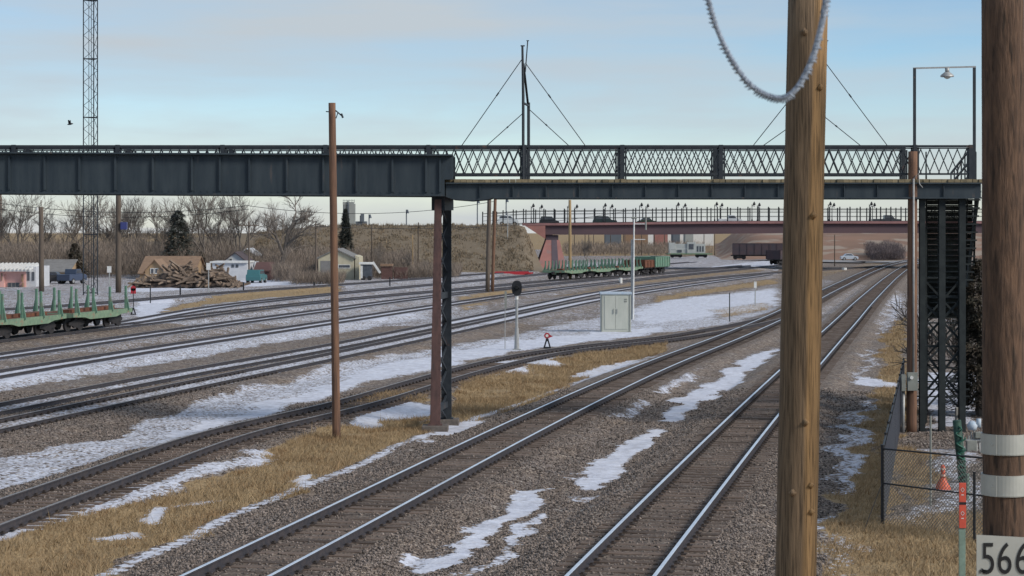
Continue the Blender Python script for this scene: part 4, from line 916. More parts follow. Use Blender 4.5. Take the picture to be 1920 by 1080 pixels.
small_post(456.5, 529, 545, 3, M_black, 'stubby dark post behind the tan grass near the old tie pile'); small_post(589, 529, 539, 3, M_black, 'stubby dark post left of the slim brown pole'); small_post(731, 520, 537, 2.6, M_black, 'stubby dark post before the brown slope')
small_post(555.5, 514, 524, 3.2, M_white, 'short white post before the bare brush'); small_post(1164, 521, 534, 6, M_white, 'stubby white cylinder beyond the equipment cabinet')
small_post(1368, 549, 603, 2, M_black, 'thin black post in tan grass beside the siding switch'); small_post(1416, 540, 575, 2, M_galv, 'thin post with a small pale plate near the big pole', (-2.5, 528, 2.5, 540), name='sign_post', cat='sign')
for px, w_ in ((772, 'leftmost'), (779, 'middle'), (785, 'rightmost')): small_post(px, 510, 520, 3, M_white, w_+' of three short white bollards before the brown slope', h='three white bollards', name='bollard', cat='bollard')
small_post(1583, 502, 508, 9, M_white, 'squat white equipment box beside the main line near the road crossing', name='trackside_box', cat='box')

# ------------------------------------------------------------------ right side enclosure
GR = 'enclosure'
fn = thing('chain_link_fence', (7.44, 40.9, -.2), 'black chain link fence corner with screened side running away beside the dark tower', 'fence')
A = G(1655, 985, -.2); B = Vector((14.3, 74, -.2)); Fh = 1.70
Cn = Vector((P(1850, 0, 41.6).x, 41.6, -.2))
def post(p, h, r, nm='post'): mb = MB(); mb.tube([p, p+Vector((0,0,h))], r, 8); mb.tube([p+Vector((0,0,h)), p+Vector((0,0,h+.03))], r*1.2, 8); mb.build(nm, M_black, fn)
post(A, Fh+.03, .042)
for k in range(1, 12): post(A.lerp(B, k/11), Fh+.02, .03)
q_ = P(1828, 0, 41.5); post(Vector((q_.x, 41.55, -.2)), 1.45, .03); q_ = P(1801, 0, 41.5)
mb = MB(); mb.tube([A+Vector((0,0,Fh-.02)), B+Vector((0,0,Fh-.02))], .022, 6); mb.tube([A+Vector((0,0,Fh-.03)), Cn+Vector((0,0,Fh+.05))], .020, 6); mb.tube([A+Vector((0,0,.92)), Cn+Vector((0,0,.97))], .018, 6); mb.build('top_rail', M_black, fn)
def mesh_panel(a, b_, h, pitch, r, z0=.05):
    mb = MB(); d = b_-a; Lh = math.hypot(d.x, d.y); n = int(Lh/pitch); u = Vector((d.x, d.y, 0))/Lh; dz = d.z/Lh
    k = -int(h/pitch)
    for i in range(k, n):
        for sgn in (1, -1):
            s0, s1 = i*pitch, i*pitch+h; z_a, z_b = z0, z0+h
            lo, hi = max(s0, 0), min(s1, Lh)
            if hi <= lo: continue
            fa, fb2 = (lo-s0)/h, (hi-s0)/h
            if sgn == -1: za, zc = z0+h*(1-fa), z0+h*(1-fb2)
            else: za, zc = z0+h*fa, z0+h*fb2
            mb.tube([a+u*lo+Vector((0,0,za)), a+u*hi+Vector((0,0,zc))], r, 3, cap=False)
    return mb
mesh_panel(A, Cn, Fh-.1, .085, .0062).build('mesh', mat('fence_wire', (.15,.15,.14), rough=.6), fn)
mesh_panel(A, B, Fh-.08, .085, .003).build('mesh', M_black, fn)
mb = MB(); d = (B-A); Lh = d.length; n = int(Lh/.105); u = d/Lh
for i in range(n):
    p = A+u*(i+.3)*.105+Vector((.03,0,0)); mb.add([p+Vector((0,0,.06)), p+u*.085+Vector((0,0,.06)), p+u*.085+Vector((0,0,Fh-.07)), p+Vector((0,0,Fh-.07)), p+Vector((.006,0,.06)), p+u*.085+Vector((.006,0,.06)), p+u*.085+Vector((.006,0,Fh-.07)), p+Vector((.006,0,Fh-.07))], [(0,1,2,3),(7,6,5,4),(0,4,5,1),(2,6,7,3)])
mb.build('privacy_slats', mat('dark_slats', (.035,.04,.055), (.05,.055,.07), rough=.7, island=.3), fn)
mb = MB(); mb.tube([A+Vector((0,0,.95)), A+Vector((-.62,-1.1,.0))], .007, 4); mb.build('guy_wire', M_black, fn)
o = thing('hose_pole', G(1800, 905, -.2), 'dark green painted post wrapped in green hose inside the fence', 'post'); Y = o.location.y; X0 = o.location.x
mb = MB(); mb.tube([P(1806, 908, Y), P(1794, 788, Y)], .11*1, 10); mb.build('post', M_pipeg, o, smooth=True)
mb = MB(); pts = [P(1797+6*math.sin(i*.9)+i*.25, 800+i*2.6, Y-.14+.05*math.cos(i*1.7)) for i in range(42)]; mb.tube(pts, .022, 6); pts = [P(1803+7*math.sin(i*.7+1), 820+i*2.4, Y-.16) for i in range(34)]; mb.tube(pts, .02, 6); mb.build('hose', mat('green_hose', (.03,.13,.09), rough=.5), o, smooth=True)
o = thing('concrete_marker', G(1797, 809, -.2), 'pale square concrete post behind the green wrapped post', 'post'); Y = o.location.y; X0 = o.location.x
mb = MB(); mb.box(X0-.10, X0+.10, Y-.08, Y+.08, -.25, P(0, 764, Y).z); mb.build('post', M_concrete, o, bevel=.02)
small_post(1745, 780, 948, 4, M_boxgrey, 'thin bare metal post inside the fenced enclosure', name='metal_post')
small_post(1806, 815, 905, 3, M_boxgrey, 'thin metal post just right of the green wrapped post', name='metal_post')
o = thing('delineator', G(1768, 918, -.2), 'orange traffic delineator with reflective bands standing behind the fence mesh', 'delineator'); Y = o.location.y; X0 = o.location.x; q = Y/F
mb = MB(); mb.tube([(X0, Y, -.2), (X0, Y, -.12), (X0, Y, P(0, 896, Y).z)], [.2, .18, .07], 14); mb.build('cone_base', M_orange, o); mb = MB(); mb.tube([(X0, Y, P(0, 898, Y).z), (X0, Y, P(0, 872, Y).z)], [.065, .05], 12); bd = mb.build('tube', M_orange, o, smooth=True)
mb = MB()
for py in (893, 881): mb.tube([(X0, Y, P(0, py, Y).z), (X0, Y, P(0, py-4, Y).z)], .068, 12)
mb.build('reflective_band', mat('pale_orange', (.75,.5,.4)), bd)
o = thing('pipeline_marker', (P(1805, 0, 33).x, 33, -.2), 'orange and green marker post with white diamond marks before the fence', 'marker'); Y = 33; X0 = o.location.x
mb = MB(); mb.box(X0-.06, X0+.045, Y-.01, Y+.03, -.25, P(0, 985, Y).z); mb.build('post', M_marker, o, bevel=.004)
mb = MB(); za, zb2 = P(0, 990, Y).z, P(0, 905, Y).z; mb.box(X0-.065, X0+.05, Y-.03, Y-.012, za, zb2); fc2 = mb.build('orange_face', mat('marker_orange', (.62,.10,.06), (.52,.08,.05), rough=.6, scale=9), o, bevel=.006)
mb = MB()
for py in (918, 962):
    c = P(1804, py, Y); 
    for k in range(4):
        a0, a1 = k*math.pi/2, (k+1)*math.pi/2; mb.bar((c.x+.028*math.cos(a0), Y-.034, c.z+.036*math.sin(a0)), (c.x+.028*math.cos(a1), Y-.034, c.z+.036*math.sin(a1)), .007, .004, up=(0,1,0))
    mb.box(c.x-.02, c.x+.02, Y-.033, Y-.0305, c.z-.09, c.z-.075)
mb.build('diamond_mark', M_white, fc2)
mb = MB(); mb.box(X0-.066, X0+.051, Y-.032, Y-.0295, P(0, 946, Y).z, P(0, 941, Y).z); mb.build('dark_stripe', M_black, fc2)
small_post(1814, 888, 940, 8, M_marker, 'short grey green stub post just behind the orange marker', name='stub_post')
o = thing('valve_cluster', G(1824, 846, -.2), 'tangle of pale blue and white valves and pipes beside the right pole', 'valve'); Y = o.location.y; X0 = o.location.x
mb = MB(); random.seed(3)
for k in range(5): mb.tube([(X0-.12+.08*k, Y, -.2), (X0-.12+.08*k, Y+.02*k, .25+.12*(k % 3))], .028, 7)
mb.tube([(X0-.2, Y, .1), (X0+.25, Y, .12)], .05, 8); mb.build('pipes', M_galv, o)
mb = MB(); mb.tube([(X0-.03, Y-.05, .42), (X0-.03, Y-.05, .55), (X0-.03, Y-.05, .68)], [.12, .16, .07], 12); mb.tube([(X0+.16, Y-.05, .5), (X0+.16, Y-.05, .75)], .07, 10); mb.build('valve_cap', M_bluew, o, smooth=True)
mb = MB(); mb.box(X0-.2, X0+.1, Y-.12, Y+.05, -.2, .12); mb.box(X0+.05, X0+.3, Y-.1, Y+.1, .18, .36); mb.build('valve_box', M_boxgrey, o, bevel=.02)
#PART3
# ------------------------------------------------------------------ the road overpass
YO = 322.0; KO = F/YO
def OX(px, Y=YO): return (px-CX)/F*Y
def OZ(py, Y=YO): return HC+(HY-py)/F*Y
ov = thing('overpass', (OX(1200), YO, 0), 'long low road overpass with purple brown girders and black railings behind the footbridge', 'bridge')
xe = 96; DW = 15
def topy(px): return 419.5-3.5*ss(np.array((px-1000)/420.)).item()
def boty(px): return 440-3*ss(np.array((px-1200)/300.)).item()
pxs = list(range(1022, 2100, 40))
for y0, nm in ((YO, 'girder'), (YO+DW-.6, 'girder')):
    mb = MB(); prof = [(OX(p), OZ(boty(p))) for p in pxs]+[(OX(p), OZ(topy(p)+3)) for p in pxs[::-1]]; mb.prism(prof, y0, y0+.5)
    mb.prism([(OX(p), OZ(boty(p))) for p in pxs]+[(OX(p), OZ(boty(p)-1)) for p in pxs[::-1]], y0-.18, y0+.7)
    mb.build(nm, M_obridge, ov)
mb = MB(); mb.prism([(OX(p), OZ(topy(p)+4)) for p in pxs]+[(OX(p), OZ(topy(p)+2)) for p in pxs[::-1]], YO+.55, YO+DW-.65); mb.build('deck', M_pinkd, ov)
pp = [980]+pxs
for y0 in (YO-.45, YO+DW): mb = MB(); mb.prism([(OX(p), OZ(topy(p)+3.2)) for p in pp]+[(OX(p), OZ(topy(p)-1.2)) for p in pp[::-1]], y0, y0+.42); mb.build('parapet', M_parapet, ov)
mb = MB(); mb.prism([(OX(978), OZ(419)), (OX(1022.5), OZ(448)), (OX(1022.5), OZ(419))], YO-.4, YO+.1); mb.prism([(OX(1014), OZ(440)), (OX(1022.5), OZ(447)), (OX(1036), OZ(447)), (OX(1036), OZ(440))], YO+.5, YO+DW); mb.build('wing_wall', M_pink, ov)
mb = MB()
def frustum(mb, x0, x1, x2, x3, zb, zt, y0, y1, y2, y3):
    mb.add([(x0,y0,zb),(x1,y0,zb),(x1,y1,zb),(x0,y1,zb),(x2,y2,zt),(x3,y2,zt),(x3,y3,zt),(x2,y3,zt)], [(0,3,2,1),(4,5,6,7),(0,1,5,4),(1,2,6,5),(2,3,7,6),(3,0,4,7)])
frustum(mb, OX(1003), OX(1062), OX(1024), OX(1049), -.4, OZ(450), YO-7, YO+DW+2, YO-.4, YO+DW-1); mb.build('slope_paving', M_pink, ov)
mb = MB(); mb.box(OX(1024), OX(1047), YO+.2, YO+DW-1, OZ(454), OZ(441)); mb.add([(OX(1033), YO-7.08, -.4), (OX(1046), YO-7.08, -.4), (OX(1044), YO-.48, OZ(450)), (OX(1034), YO-.48, OZ(450)), (OX(1033), YO-6.9, -.4), (OX(1046), YO-6.9, -.4), (OX(1044), YO-.3, OZ(450)), (OX(1034), YO-.3, OZ(450))], [(0,1,2,3),(7,6,5,4),(0,4,5,1),(2,6,7,3),(1,5,6,2),(0,3,7,4)]); mb.build('abutment', M_pinkd, ov)
mb = MB(); mb.box(OX(1790), OX(1800), YO+1, YO+DW-1, -.4, OZ(438)); mb.build('pier', M_pink, ov)
def orail(Y, p0, p1, hpx, x00=None):
    q = KO/ (F/Y); a = MB(); pts = list(range(int(p0), int(p1), 24))
    for k, dz in enumerate((0, .45, 1.15, 1.9)):
        for i in range(len(pts)-1):
            zb = lambda p: OZ(topy(max(p, 1000)))+(.0 if p > 985 else -(985-p)*.006)
            a.bar((OX(pts[i]), Y, zb(pts[i])+2.05-dz), (OX(pts[i+1]), Y, zb(pts[i+1])+2.05-dz), .06, .09 if k == 0 else .06)
    ra = a.build('railing', M_black, ov)
    for i in range(int((OX(p1)-OX(p0))/1.62)):
        x_ = OX(p0)+i*1.62; p = CX+x_*KO; z0 = OZ(topy(max(p, 1000)))-(.0 if p > 985 else (985-p)*.006); a = MB(); a.box(x_-.09, x_+.09, Y-.07, Y+.07, z0-.3, z0+2.2); a.tube([(x_, Y, z0+2.2), (x_, Y, z0+2.4)], .10, 5); a.build('railing_post', M_black, ra)
orail(YO-.25, 905, 1900, 26); orail(YO+DW+.2, 930, 1900, 26)
lamp0 = None
def street_lamp(px, Y, lab):
    global lamp0
    loc = Vector((OX(px, Y), Y, OZ(topy(max(px, 1000)))-.1))
    if lamp0 is None:
        lamp0 = thing('street_lamp', loc, lab, 'street lamp', 'old style lamps along the overpass')
        mb = LM(); mb.tube([(0,0,0), (0,0,.5), (0,0,.6), (0,0,2.9)], [.12,.12,.07,.05], 8); mb.tube([(0,0,2.5), (.18,0,2.85), (.35,0,2.8)], .04, 5); mb.build('post', M_black, lamp0)
        mb = LM(); mb.tube([(.35,0,2.72), (.35,0,2.9), (.35,0,3.1), (.35,0,3.35)], [.12,.24,.17,.03], 10); mb.build('lantern', M_black, lamp0, smooth=True)
        mb = LM(); mb.tube([(.35,0,2.5), (.35,0,2.74)], [.08,.16], 10); mb.build('globe', M_white, lamp0, smooth=True)
    else: copy_thing(lamp0, loc, lab)
near_l = [996,1064,1131,1199,1268,1340,1410,1482,1553,1630,1703]; far_l = [1012,1078,1144,1211,1281,1350,1420,1490,1560,1636,1708]
ordn = ['first','second','third','fourth','fifth','sixth','seventh','eighth','ninth','tenth','eleventh']
for i, (a, b_) in enumerate(zip(near_l, far_l)):
    street_lamp(a, YO+.9, f'{ordn[i]} black street lamp from the left on the near side of the overpass')
    street_lamp(b_, YO+DW-.9, f'{ordn[i]} black street lamp from the left on the far side of the overpass')

def car(px, Y, z, lng, colr, lab, kind='suv', flip=False, rz=0, hgt=1.0):
    o = thing({'suv': 'suv', 'sedan': 'car', 'pickup': 'pickup_truck'}[kind], (OX(px, Y), Y, z), lab, {'suv': 'suv', 'sedan': 'car', 'pickup': 'pickup truck'}[kind], rz=rz)
    s_ = lng/4.8; f = -1 if flip else 1; W2 = .9
    body = {'suv': [(-2.4,.35),(2.4,.35),(2.42,.75),(2.3,1.0),(1.35,1.1),(-2.3,1.12),(-2.42,.8)], 'sedan': [(-2.4,.3),(2.4,.3),(2.4,.65),(2.2,.85),(1.2,.95),(-1.5,.98),(-2.35,.85)], 'pickup': [(-2.6,.4),(2.6,.4),(2.62,.85),(2.4,1.1),(1.5,1.15),(-2.6,1.15)]}[kind]
    cab = {'suv': [(-2.28,1.1),(1.3,1.1),(.65,1.68),(-2.0,1.72)], 'sedan': [(-1.6,.96),(1.25,.94),(.55,1.40),(-.9,1.42)], 'pickup': [(-.5,1.14),(1.5,1.14),(.9,1.74),(-.4,1.76)]}[kind]
    pm = carpaint(lab.split(' on')[0].replace(' ', '_')[:30], colr)
    def pr(pts, y0, y1, m_, nm, par, ins=0):
        mb = LM(); pts = [(x*s_*f, z_*hgt) for x, z_ in pts]; pts = pts if f > 0 else pts[::-1]; mb.prism(pts, y0, y1); return mb.build(nm, m_, par, bevel=.04 if ins == 0 else 0)
    b_ = pr(body, -W2, W2, pm, 'body', o); pr(cab, -W2*.88, W2*.88, pm, 'cabin', o)
    cx = sum(p[0] for p in cab)/4; cz = sum(p[1] for p in cab)/4
    pr([(cx+(x-cx)*.86, cz+(z_-cz)*.62) for x, z_ in cab], -W2*.88-.02, W2*.88+.02, M_window, 'window', o, 1)
    for xx_ in (-1.5, 1.5):
        for yy_ in (-W2+.02, W2-.22):
            mb = LM(); mb.tube([(xx_*s_*f, yy_-.04, .34), (xx_*s_*f, yy_+.24, .34)], .34*hgt, 14); w = mb.build('wheel', M_wheel, o); mb = LM(); mb.tube([(xx_*s_*f, yy_-.06, .34), (xx_*s_*f, yy_-.03, .34)], .2*hgt, 10); mb.build('rim', M_galv, w)
    return o
zd = OZ(419)-.6
car(953, YO+4, OZ(421)-.2, 3.3, (.62,.66,.68), 'white suv on the road left of the overpass', 'suv')
car(1030, YO+4, zd+.05, 3.1, (.015,.017,.02), 'dark suv at the left end of the overpass', 'suv')
car(1134, YO+4, zd+.1, 3.9, (.02,.035,.035), 'dark green suv on the overpass between the second and third lamps', 'suv')
car(1213, YO+4, zd+.15, 3.2, (.03,.05,.03), 'olive car on the overpass beside the antenna mast', 'sedan')
car(1369, YO+4, zd+.2, 3.6, (.62,.64,.66), 'white pickup on the overpass left of the big pole', 'pickup')
car(1662, YO+4, zd+.2, 4.2, (.05,.055,.06), 'dark pickup on the overpass left of the stair tower', 'pickup')
car(481, 243, -.2, 3.4, (.05,.16,.17), 'teal vehicle parked behind the right end of the old tie pile', 'suv', hgt=.95, rz=1.45)
car(135, 240, -.2, 3.4, (.05,.07,.12), 'dark blue pickup parked behind the lattice tower', 'pickup', rz=1.2)
car(102, 240, -.2, 2.8, (.05,.05,.05), 'small dark car parked left of the blue pickup', 'sedan')
car(1592, 420, -.2, 3.6, (.5,.55,.62), 'pale silver car near the dark bush on the far road', 'sedan')

# ------------------------------------------------------------------ rolling stock
def bogie(par, x, w=.75):
    for dx in (-.85, .85):
        for sy in (-.74, .62):
            mb = LM(); mb.tube([(x+dx, sy, .42), (x+dx, sy+.12, .42)], .42, 18); mb.tube([(x+dx, sy+(-.03 if sy < 0 else .12), .42), (x+dx, sy+(0 if sy < 0 else .15), .42)], .46, 18); mb.tube([(x+dx, sy-.02, .42), (x+dx, sy+.14, .42)], .12, 10)
            mb.build('wheel', M_wheel, par)
    mb = LM()
    for sy in (-.95, .83): mb.prism([(x-1.05,.36),(x-.55,.30),(x-.3,.18),(x+.3,.18),(x+.55,.30),(x+1.05,.36),(x+1.05,.52),(x+.5,.62),(x-.5,.62),(x-1.05,.52)], sy, sy+.12)
    mb.box(x-.2, x+.2, -.9, .9, .4, .75); mb.build('bogie_frame', M_wheel, par)
def flatcar(Lc, nst, hs, label=None, rust=.5):
    o = thing('flatcar', (0,0,0), label or 'x', 'rail car', 'green stake flatcars on the yard track')
    h = Lc/2; mb = LM()
    for sy in (-1.42, 1.30): mb.prism([(-h,.85),(-h+1.6,.80),(-h+2.4,.66),(h-2.4,.66),(h-1.6,.80),(h,.85),(h,1.10),(-h,1.10)], sy, sy+.12)
    mb.box(-h, -h+.15, -1.3, 1.3, .82, 1.1); mb.box(h-.15, h, -1.3, 1.3, .82, 1.1); mb.box(-h+.2, h-.2, -.25, .25, .6, .95)
    mb.build('sill', M_green2, o)
    mb = LM(); mb.box(-h+.16, h-.16, -1.29, 1.29, 1.02, 1.09); mb.build('deck', M_rustdeck, o)
    mb = LM()
    for k in range(4): mb.box(-h+.6+k*(Lc-1.2)/4, -h+.6+(k+.85)*(Lc-1.2)/4, -.9+.3*(k % 2), -.2+.3*(k % 2), 1.095, 1.28)
    mb.build('bolster', M_rustdeck, o)
    for i in range(nst):
        x_ = -h+.7+(Lc-1.4)*i/(nst-1)
        for sy in (-1, 1):
            mb = LM(); y_ = sy*1.28
            mb.prism([(x_-.09,1.0),(x_+.09,1.0),(x_+.06,1.1+hs),(x_-.06,1.1+hs)], y_-.06, y_+.06)
            ya = y_+sy*.06; yb2 = y_+sy*.27; mb.add([(x_-.04,ya,1.0),(x_-.04,yb2,1.0),(x_-.04,ya,1.1+hs*.62),(x_+.04,ya,1.0),(x_+.04,yb2,1.0),(x_+.04,ya,1.1+hs*.62)], [(0,1,2),(5,4,3),(0,3,4,1),(1,4,5,2),(2,5,3,0)])
            mb.build('stake', M_green, o, label='stake with rusty inner face' if (i+sy) % 3 == 0 else None)
    bogie(o, -h+1.5); bogie(o, h-1.5)
    mb = LM()
    for s2 in (-1, 1): mb.box(s2*h-.0 if s2 > 0 else -h-.42, h+.42 if s2 > 0 else -h, -.14, .14, .66, .95)
    mb.build('coupler', M_wheel, o)
    return o
c = CUR['yard_e']; arc = np.r_[0, np.cumsum(np.linalg.norm(np.diff(c, axis=0), axis=1))]
def at_px(px):
    p = CX+F*c[:,0]/c[:,1]; i = int(np.argmin(np.abs(p-px))); return arc[i]
def on_track(s0):
    p = np.array([np.interp(s0, arc, c[:,0]), np.interp(s0, arc, c[:,1])]); q_ = np.array([np.interp(s0+1, arc, c[:,0]), np.interp(s0+1, arc, c[:,1])]); return Vector((p[0], p[1], .19)), math.atan2(q_[1]-p[1], q_[0]-p[0])
s_end = at_px(209)
fl = flatcar(8.6, 4, 1.42)
ls = ['right hand short green stake flatcar of the near string, ending near the red switch target', 'second green stake flatcar from the right in the near string', 'green stake flatcar at the left edge of the picture, third of the near string']
for i in range(3):
    p, a = on_track(s_end-4.6-i*9.5)
    if i == 0: fl.location = p; fl.rotation_euler = (0,0,a); fl['label'] = ls[0]
    else: copy_thing(fl, p, ls[i], rz=a)
s0 = at_px(1036); s1 = at_px(1190); n3 = 3; Lc = (s1-s0)/n3; f2 = flatcar(Lc-.9, 7, 1.12)
ls = ['leftmost far green stake flatcar, partly behind the pale tan pole', 'middle far green stake flatcar beyond the yard tracks', 'third far green stake flatcar, next to the rust brown car']
for i in range(n3):
    p, a = on_track(s0+Lc*(i+.5))
    if i == 0: f2.location = p; f2.rotation_euler = (0,0,a); f2['label'] = ls[0]
    else: copy_thing(f2, p, ls[i], rz=a)
def boxish(s_mid, Lc, H, m_, lab, nm='gondola_car', ribs=8, loc=None, rz=None, cat='rail car'):
    p, a = on_track(s_mid) if loc is None else (loc, rz)
    o = thing(nm, p, lab, cat, rz=a); h = Lc/2; mb = LM()
    for sy in (-1.42, 1.34): mb.box(-h, h, sy, sy+.08, .95, H); mb.box(-h-.02, h+.02, sy-.04, sy+.12, H-.12, H)
    for k in range(ribs+1): x_ = -h+k*Lc/ribs; mb.box(x_-.06, x_+.06, -1.5, -1.42, .9, H-.1); mb.box(x_-.06, x_+.06, 1.42, 1.5, .9, H-.1)
    mb.box(-h, -h+.1, -1.34, 1.34, .95, H); mb.box(h-.1, h, -1.34, 1.34, .95, H); mb.build('body', m_, o)
    mb = LM(); mb.box(-h, h, -1.3, 1.3, .8, .95); mb.box(-h-.4, h+.4, -.12, .12, .66, .9); mb.build('underframe', M_wheel, o)
    bogie(o, -h+1.4); bogie(o, h-1.4); return o
Ls = at_px(1206)-s1
boxish(s1+Ls/2, max(3.6, Ls-.8), 1.95, M_rustdeck, 'short rust brown car coupled between the far green flatcars and green box', ribs=3)
sa, sb = at_px(1208), at_px(1237); boxish((sa+sb)/2, sb-sa-.6, 2.35, M_green, 'bright green high sided car at the right end of the far green string', ribs=6)
p0 = G(1422, 489, -.2); boxish(0, 10.5, 3.3, M_gondola, 'long dark purple brown gondola car left of the big pole under the overpass', ribs=7, loc=Vector((p0.x, p0.y, .1)), rz=-.10)
p0 = G(1447, 499, -.2); boxish(0, 4.0, 2.5, M_gondola, 'short dark hopper car just behind the left side of the big pole', ribs=3, loc=Vector((P(1461,0,p0.y).x, p0.y, .1)), rz=.9)
# pale maintenance locomotive
p0 = G(1290, 485, -.2); lo = thing('locomotive', (p0.x, p0.y, .05), 'pale grey green rail machine with louvred panels standing beyond the green cars', 'locomotive', rz=-.05)
q = p0.y/F; mb = LM(); mb.box(-38*q, 40*q, -1.4, 1.4, .7, .95); mb.box(-42*q, 46*q, -.2, .2, .65, .9); mb.build('frame', M_green2, lo)
mb = LM(); mb.box(-36*q, -24*q, -1.3, 1.3, .95, 3.25); mb.box(-24*q, -2*q, -1.1, 1.1, .95, 3.0); mb.build('hood', M_ivory, lo, bevel=.05)
mb = LM(); mb.box(-2*q, 14*q, -1.35, 1.35, .95, 3.35); cb = mb.build('cab', M_ivory, lo, bevel=.05)
mb = LM(); mb.box(1*q, 10*q, -1.39, -1.35, 1.8, 3.0); mb.build('window', M_window, cb)
mb = LM(); mb.box(14*q, 32*q, -1.15, 1.15, .95, 3.0); mb.build('hood', M_ivory, lo, bevel=.05)
for a, b_ in ((-20, -12), (16, 19), (21, 24), (26, 29)): mb = LM(); mb.box(a*q, b_*q, -1.2, -1.08, 1.3 if a > 0 else 1.15, 2.5 if a > 0 else 1.7); mb.build('louvre', M_window, lo)
bogie(lo, -2.6); bogie(lo, 2.9)
mb = LM(); mb.tube([(-34*q,-1.35,.95),(-34*q,-1.35,1.9),(-2*q,-1.35,1.9)], .03, 4); mb.build('handrail', M_white, lo)
# flat red material lying by the foot of the slope
o = thing('rail_stack', G(960, 515, -.2), 'low red painted stack of rails lying at the foot of the brown slope', 'stack'); X0, Y = o.location.x, o.location.y
mb = MB()
for k in range(5): mb.bar((X0-3.0+.3*k, Y-.4+k*.25, -.1+.12*(k % 3)), (X0+1.8+.3*k, Y-.2+k*.25, -.1+.12*(k % 3)), .2, .22)
mb.build('rails', M_red, o)

# ------------------------------------------------------------------ buildings left
def gable_house(px0, px1, yw, yp, yb, Y, depth, wallm, roofm, lab, nm='house', wins=(), door=None, over=.25, side=False, cat='house'):
    x0, x1 = OX(px0, Y), OX(px1, Y); z0 = -.25; zw, zp = OZ(yw, Y), OZ(yp, Y)
    o = thing(nm, ((x0+x1)/2, Y, z0), lab, cat); xm = (x0+x1)/2; mb = MB()
    if not side: mb.prism([(x0,z0),(x1,z0),(x1,zw),(xm,zp-.05),(x0,zw)], Y, Y+depth)
    else: mb.box(x0, x1, Y, Y+depth, z0, zw); ym = Y+depth/2; mb.add([(x0,Y,zw+.001),(x0,Y+depth,zw+.001),(x0,ym,zp-.05),(x1,Y,zw+.001),(x1,Y+depth,zw+.001),(x1,ym,zp-.05)], [(0,2,1),(3,4,5)])
    wl = mb.build('wall', wallm, o); mb = MB()
    if not side:
        sl = (zp-zw)/(xm-x0)
        for s2, xe_ in ((-1, x0), (1, x1)):
            a = (xe_+s2*over, zw-over*sl); b_ = (xm, zp); mb.prism([a, b_, (b_[0], b_[1]+.14), (a[0], a[1]+.14)][::(-1 if s2 > 0 else 1)][::-1], Y-.3, Y+depth+.3)
    else:
        ym = Y+depth/2
        for s2, ye in ((-1, Y-.3), (1, Y+depth+.3)):
            mb.add([(x0-over,ye,zw-.05),(x1+over,ye,zw-.05),(x1+over,ym,zp),(x0-over,ym,zp),(x0-over,ye,zw+.09),(x1+over,ye,zw+.09),(x1+over,ym,zp+.14),(x0-over,ym,zp+.14)], [(3,2,1,0),(4,5,6,7),(0,1,5,4),(1,2,6,5),(2,3,7,6),(3,0,4,7)])
    mb.build('roof', roofm, o)
    for a, b_, c_, d in wins:
        mb = MB(); mb.box(OX(a, Y), OX(c_, Y), Y-.05, Y+.02, OZ(d, Y), OZ(b_, Y)); w = mb.build('window', M_window, o)
        mb = MB(); ax, cx_, dz, bz = OX(a, Y), OX(c_, Y), OZ(d, Y), OZ(b_, Y)
        for q in ((ax-.07,cx_+.07,dz-.08,dz),(ax-.07,cx_+.07,bz,bz+.08),(ax-.07,ax,dz,bz),(cx_,cx_+.07,dz,bz)): mb.box(q[0], q[1], Y-.08, Y-.052, q[2], q[3])
        mb.build('frame', M_white, w)
    if door: a, b_, c_, d = door; mb = MB(); mb.box(OX(a, Y), OX(c_, Y), Y-.04, Y+.02, OZ(d, Y), OZ(b_, Y)); mb.build('door', M_roofg, o)
    return o
pk = thing('pink_building', (OX(25, 226), 226, -.2), 'salmon pink stucco building with white pergola beams along its top', 'building'); Y = 226
mb = MB(); mb.box(OX(-60, Y), OX(48, Y), Y, Y+6, -.25, OZ(508, Y)); mb.box(OX(-62, Y), OX(9, Y), Y-.4, Y, -.25, OZ(512, Y)); mb.build('wall', M_stucco, pk)
mb = MB(); mb.box(OX(48, Y), OX(66, Y), Y+.3, Y+7, -.25, OZ(500, Y)); mb.build('side_wall', M_siding, pk)
mb = MB()
for i in range(16): x_ = OX(-50+i*7.2, Y); mb.bar((x_, Y-1.0, OZ(505, Y)), (x_+.35, Y+3.4, OZ(495, Y)), .14, .22)
mb.bar((OX(-60, Y), Y-.8, OZ(507, Y)), (OX(64, Y), Y-.8, OZ(507, Y)), .2, .2); mb.bar((OX(-60, Y), Y+3.4, OZ(497, Y)), (OX(66, Y), Y+3.4, OZ(496, Y)), .2, .2); mb.build('pergola', M_white, pk)
mb = MB(); mb.box(OX(15, Y), OX(36, Y), Y-.06, Y, OZ(546, Y), OZ(530, Y)); w = mb.build('window', M_window, pk); mb = MB()
for px in (15, 22, 29, 36): mb.box(OX(px, Y)-.04, OX(px, Y)+.04, Y-.09, Y-.061, OZ(546, Y), OZ(530, Y))
mb.build('frame', M_roofg, w)
for a in (50, 59): mb = MB(); mb.box(OX(a, Y), OX(a+4.5, Y), Y+.24, Y+.3, OZ(526, Y), OZ(510, Y)); mb.build('window', M_window, pk)
for a, z_ in ((5, 512), (43, 514), (44, 530)): mb = MB(); mb.box(OX(a-1, Y), OX(a+1, Y), Y-.5, Y-.41 if a < 9 else Y+.0, OZ(z_+14, Y), OZ(z_, Y)); mb.build('niche_shade_slab', M_rooft, pk)  # brown slabs put the shade of niches on the wall as colour
gable_house(66, 128, 510, 489, 530, 262, 9, M_tan, M_roofg, 'low house with a wide pale grey roof behind the thick greenish pole', side=True, wins=((84,513,88,519),(98,512,103,520)))
gable_house(262, 362, 513, 483, 520, 262, 11, M_tan, M_rooft, 'long low tan roofed house behind the old tie pile', side=True)
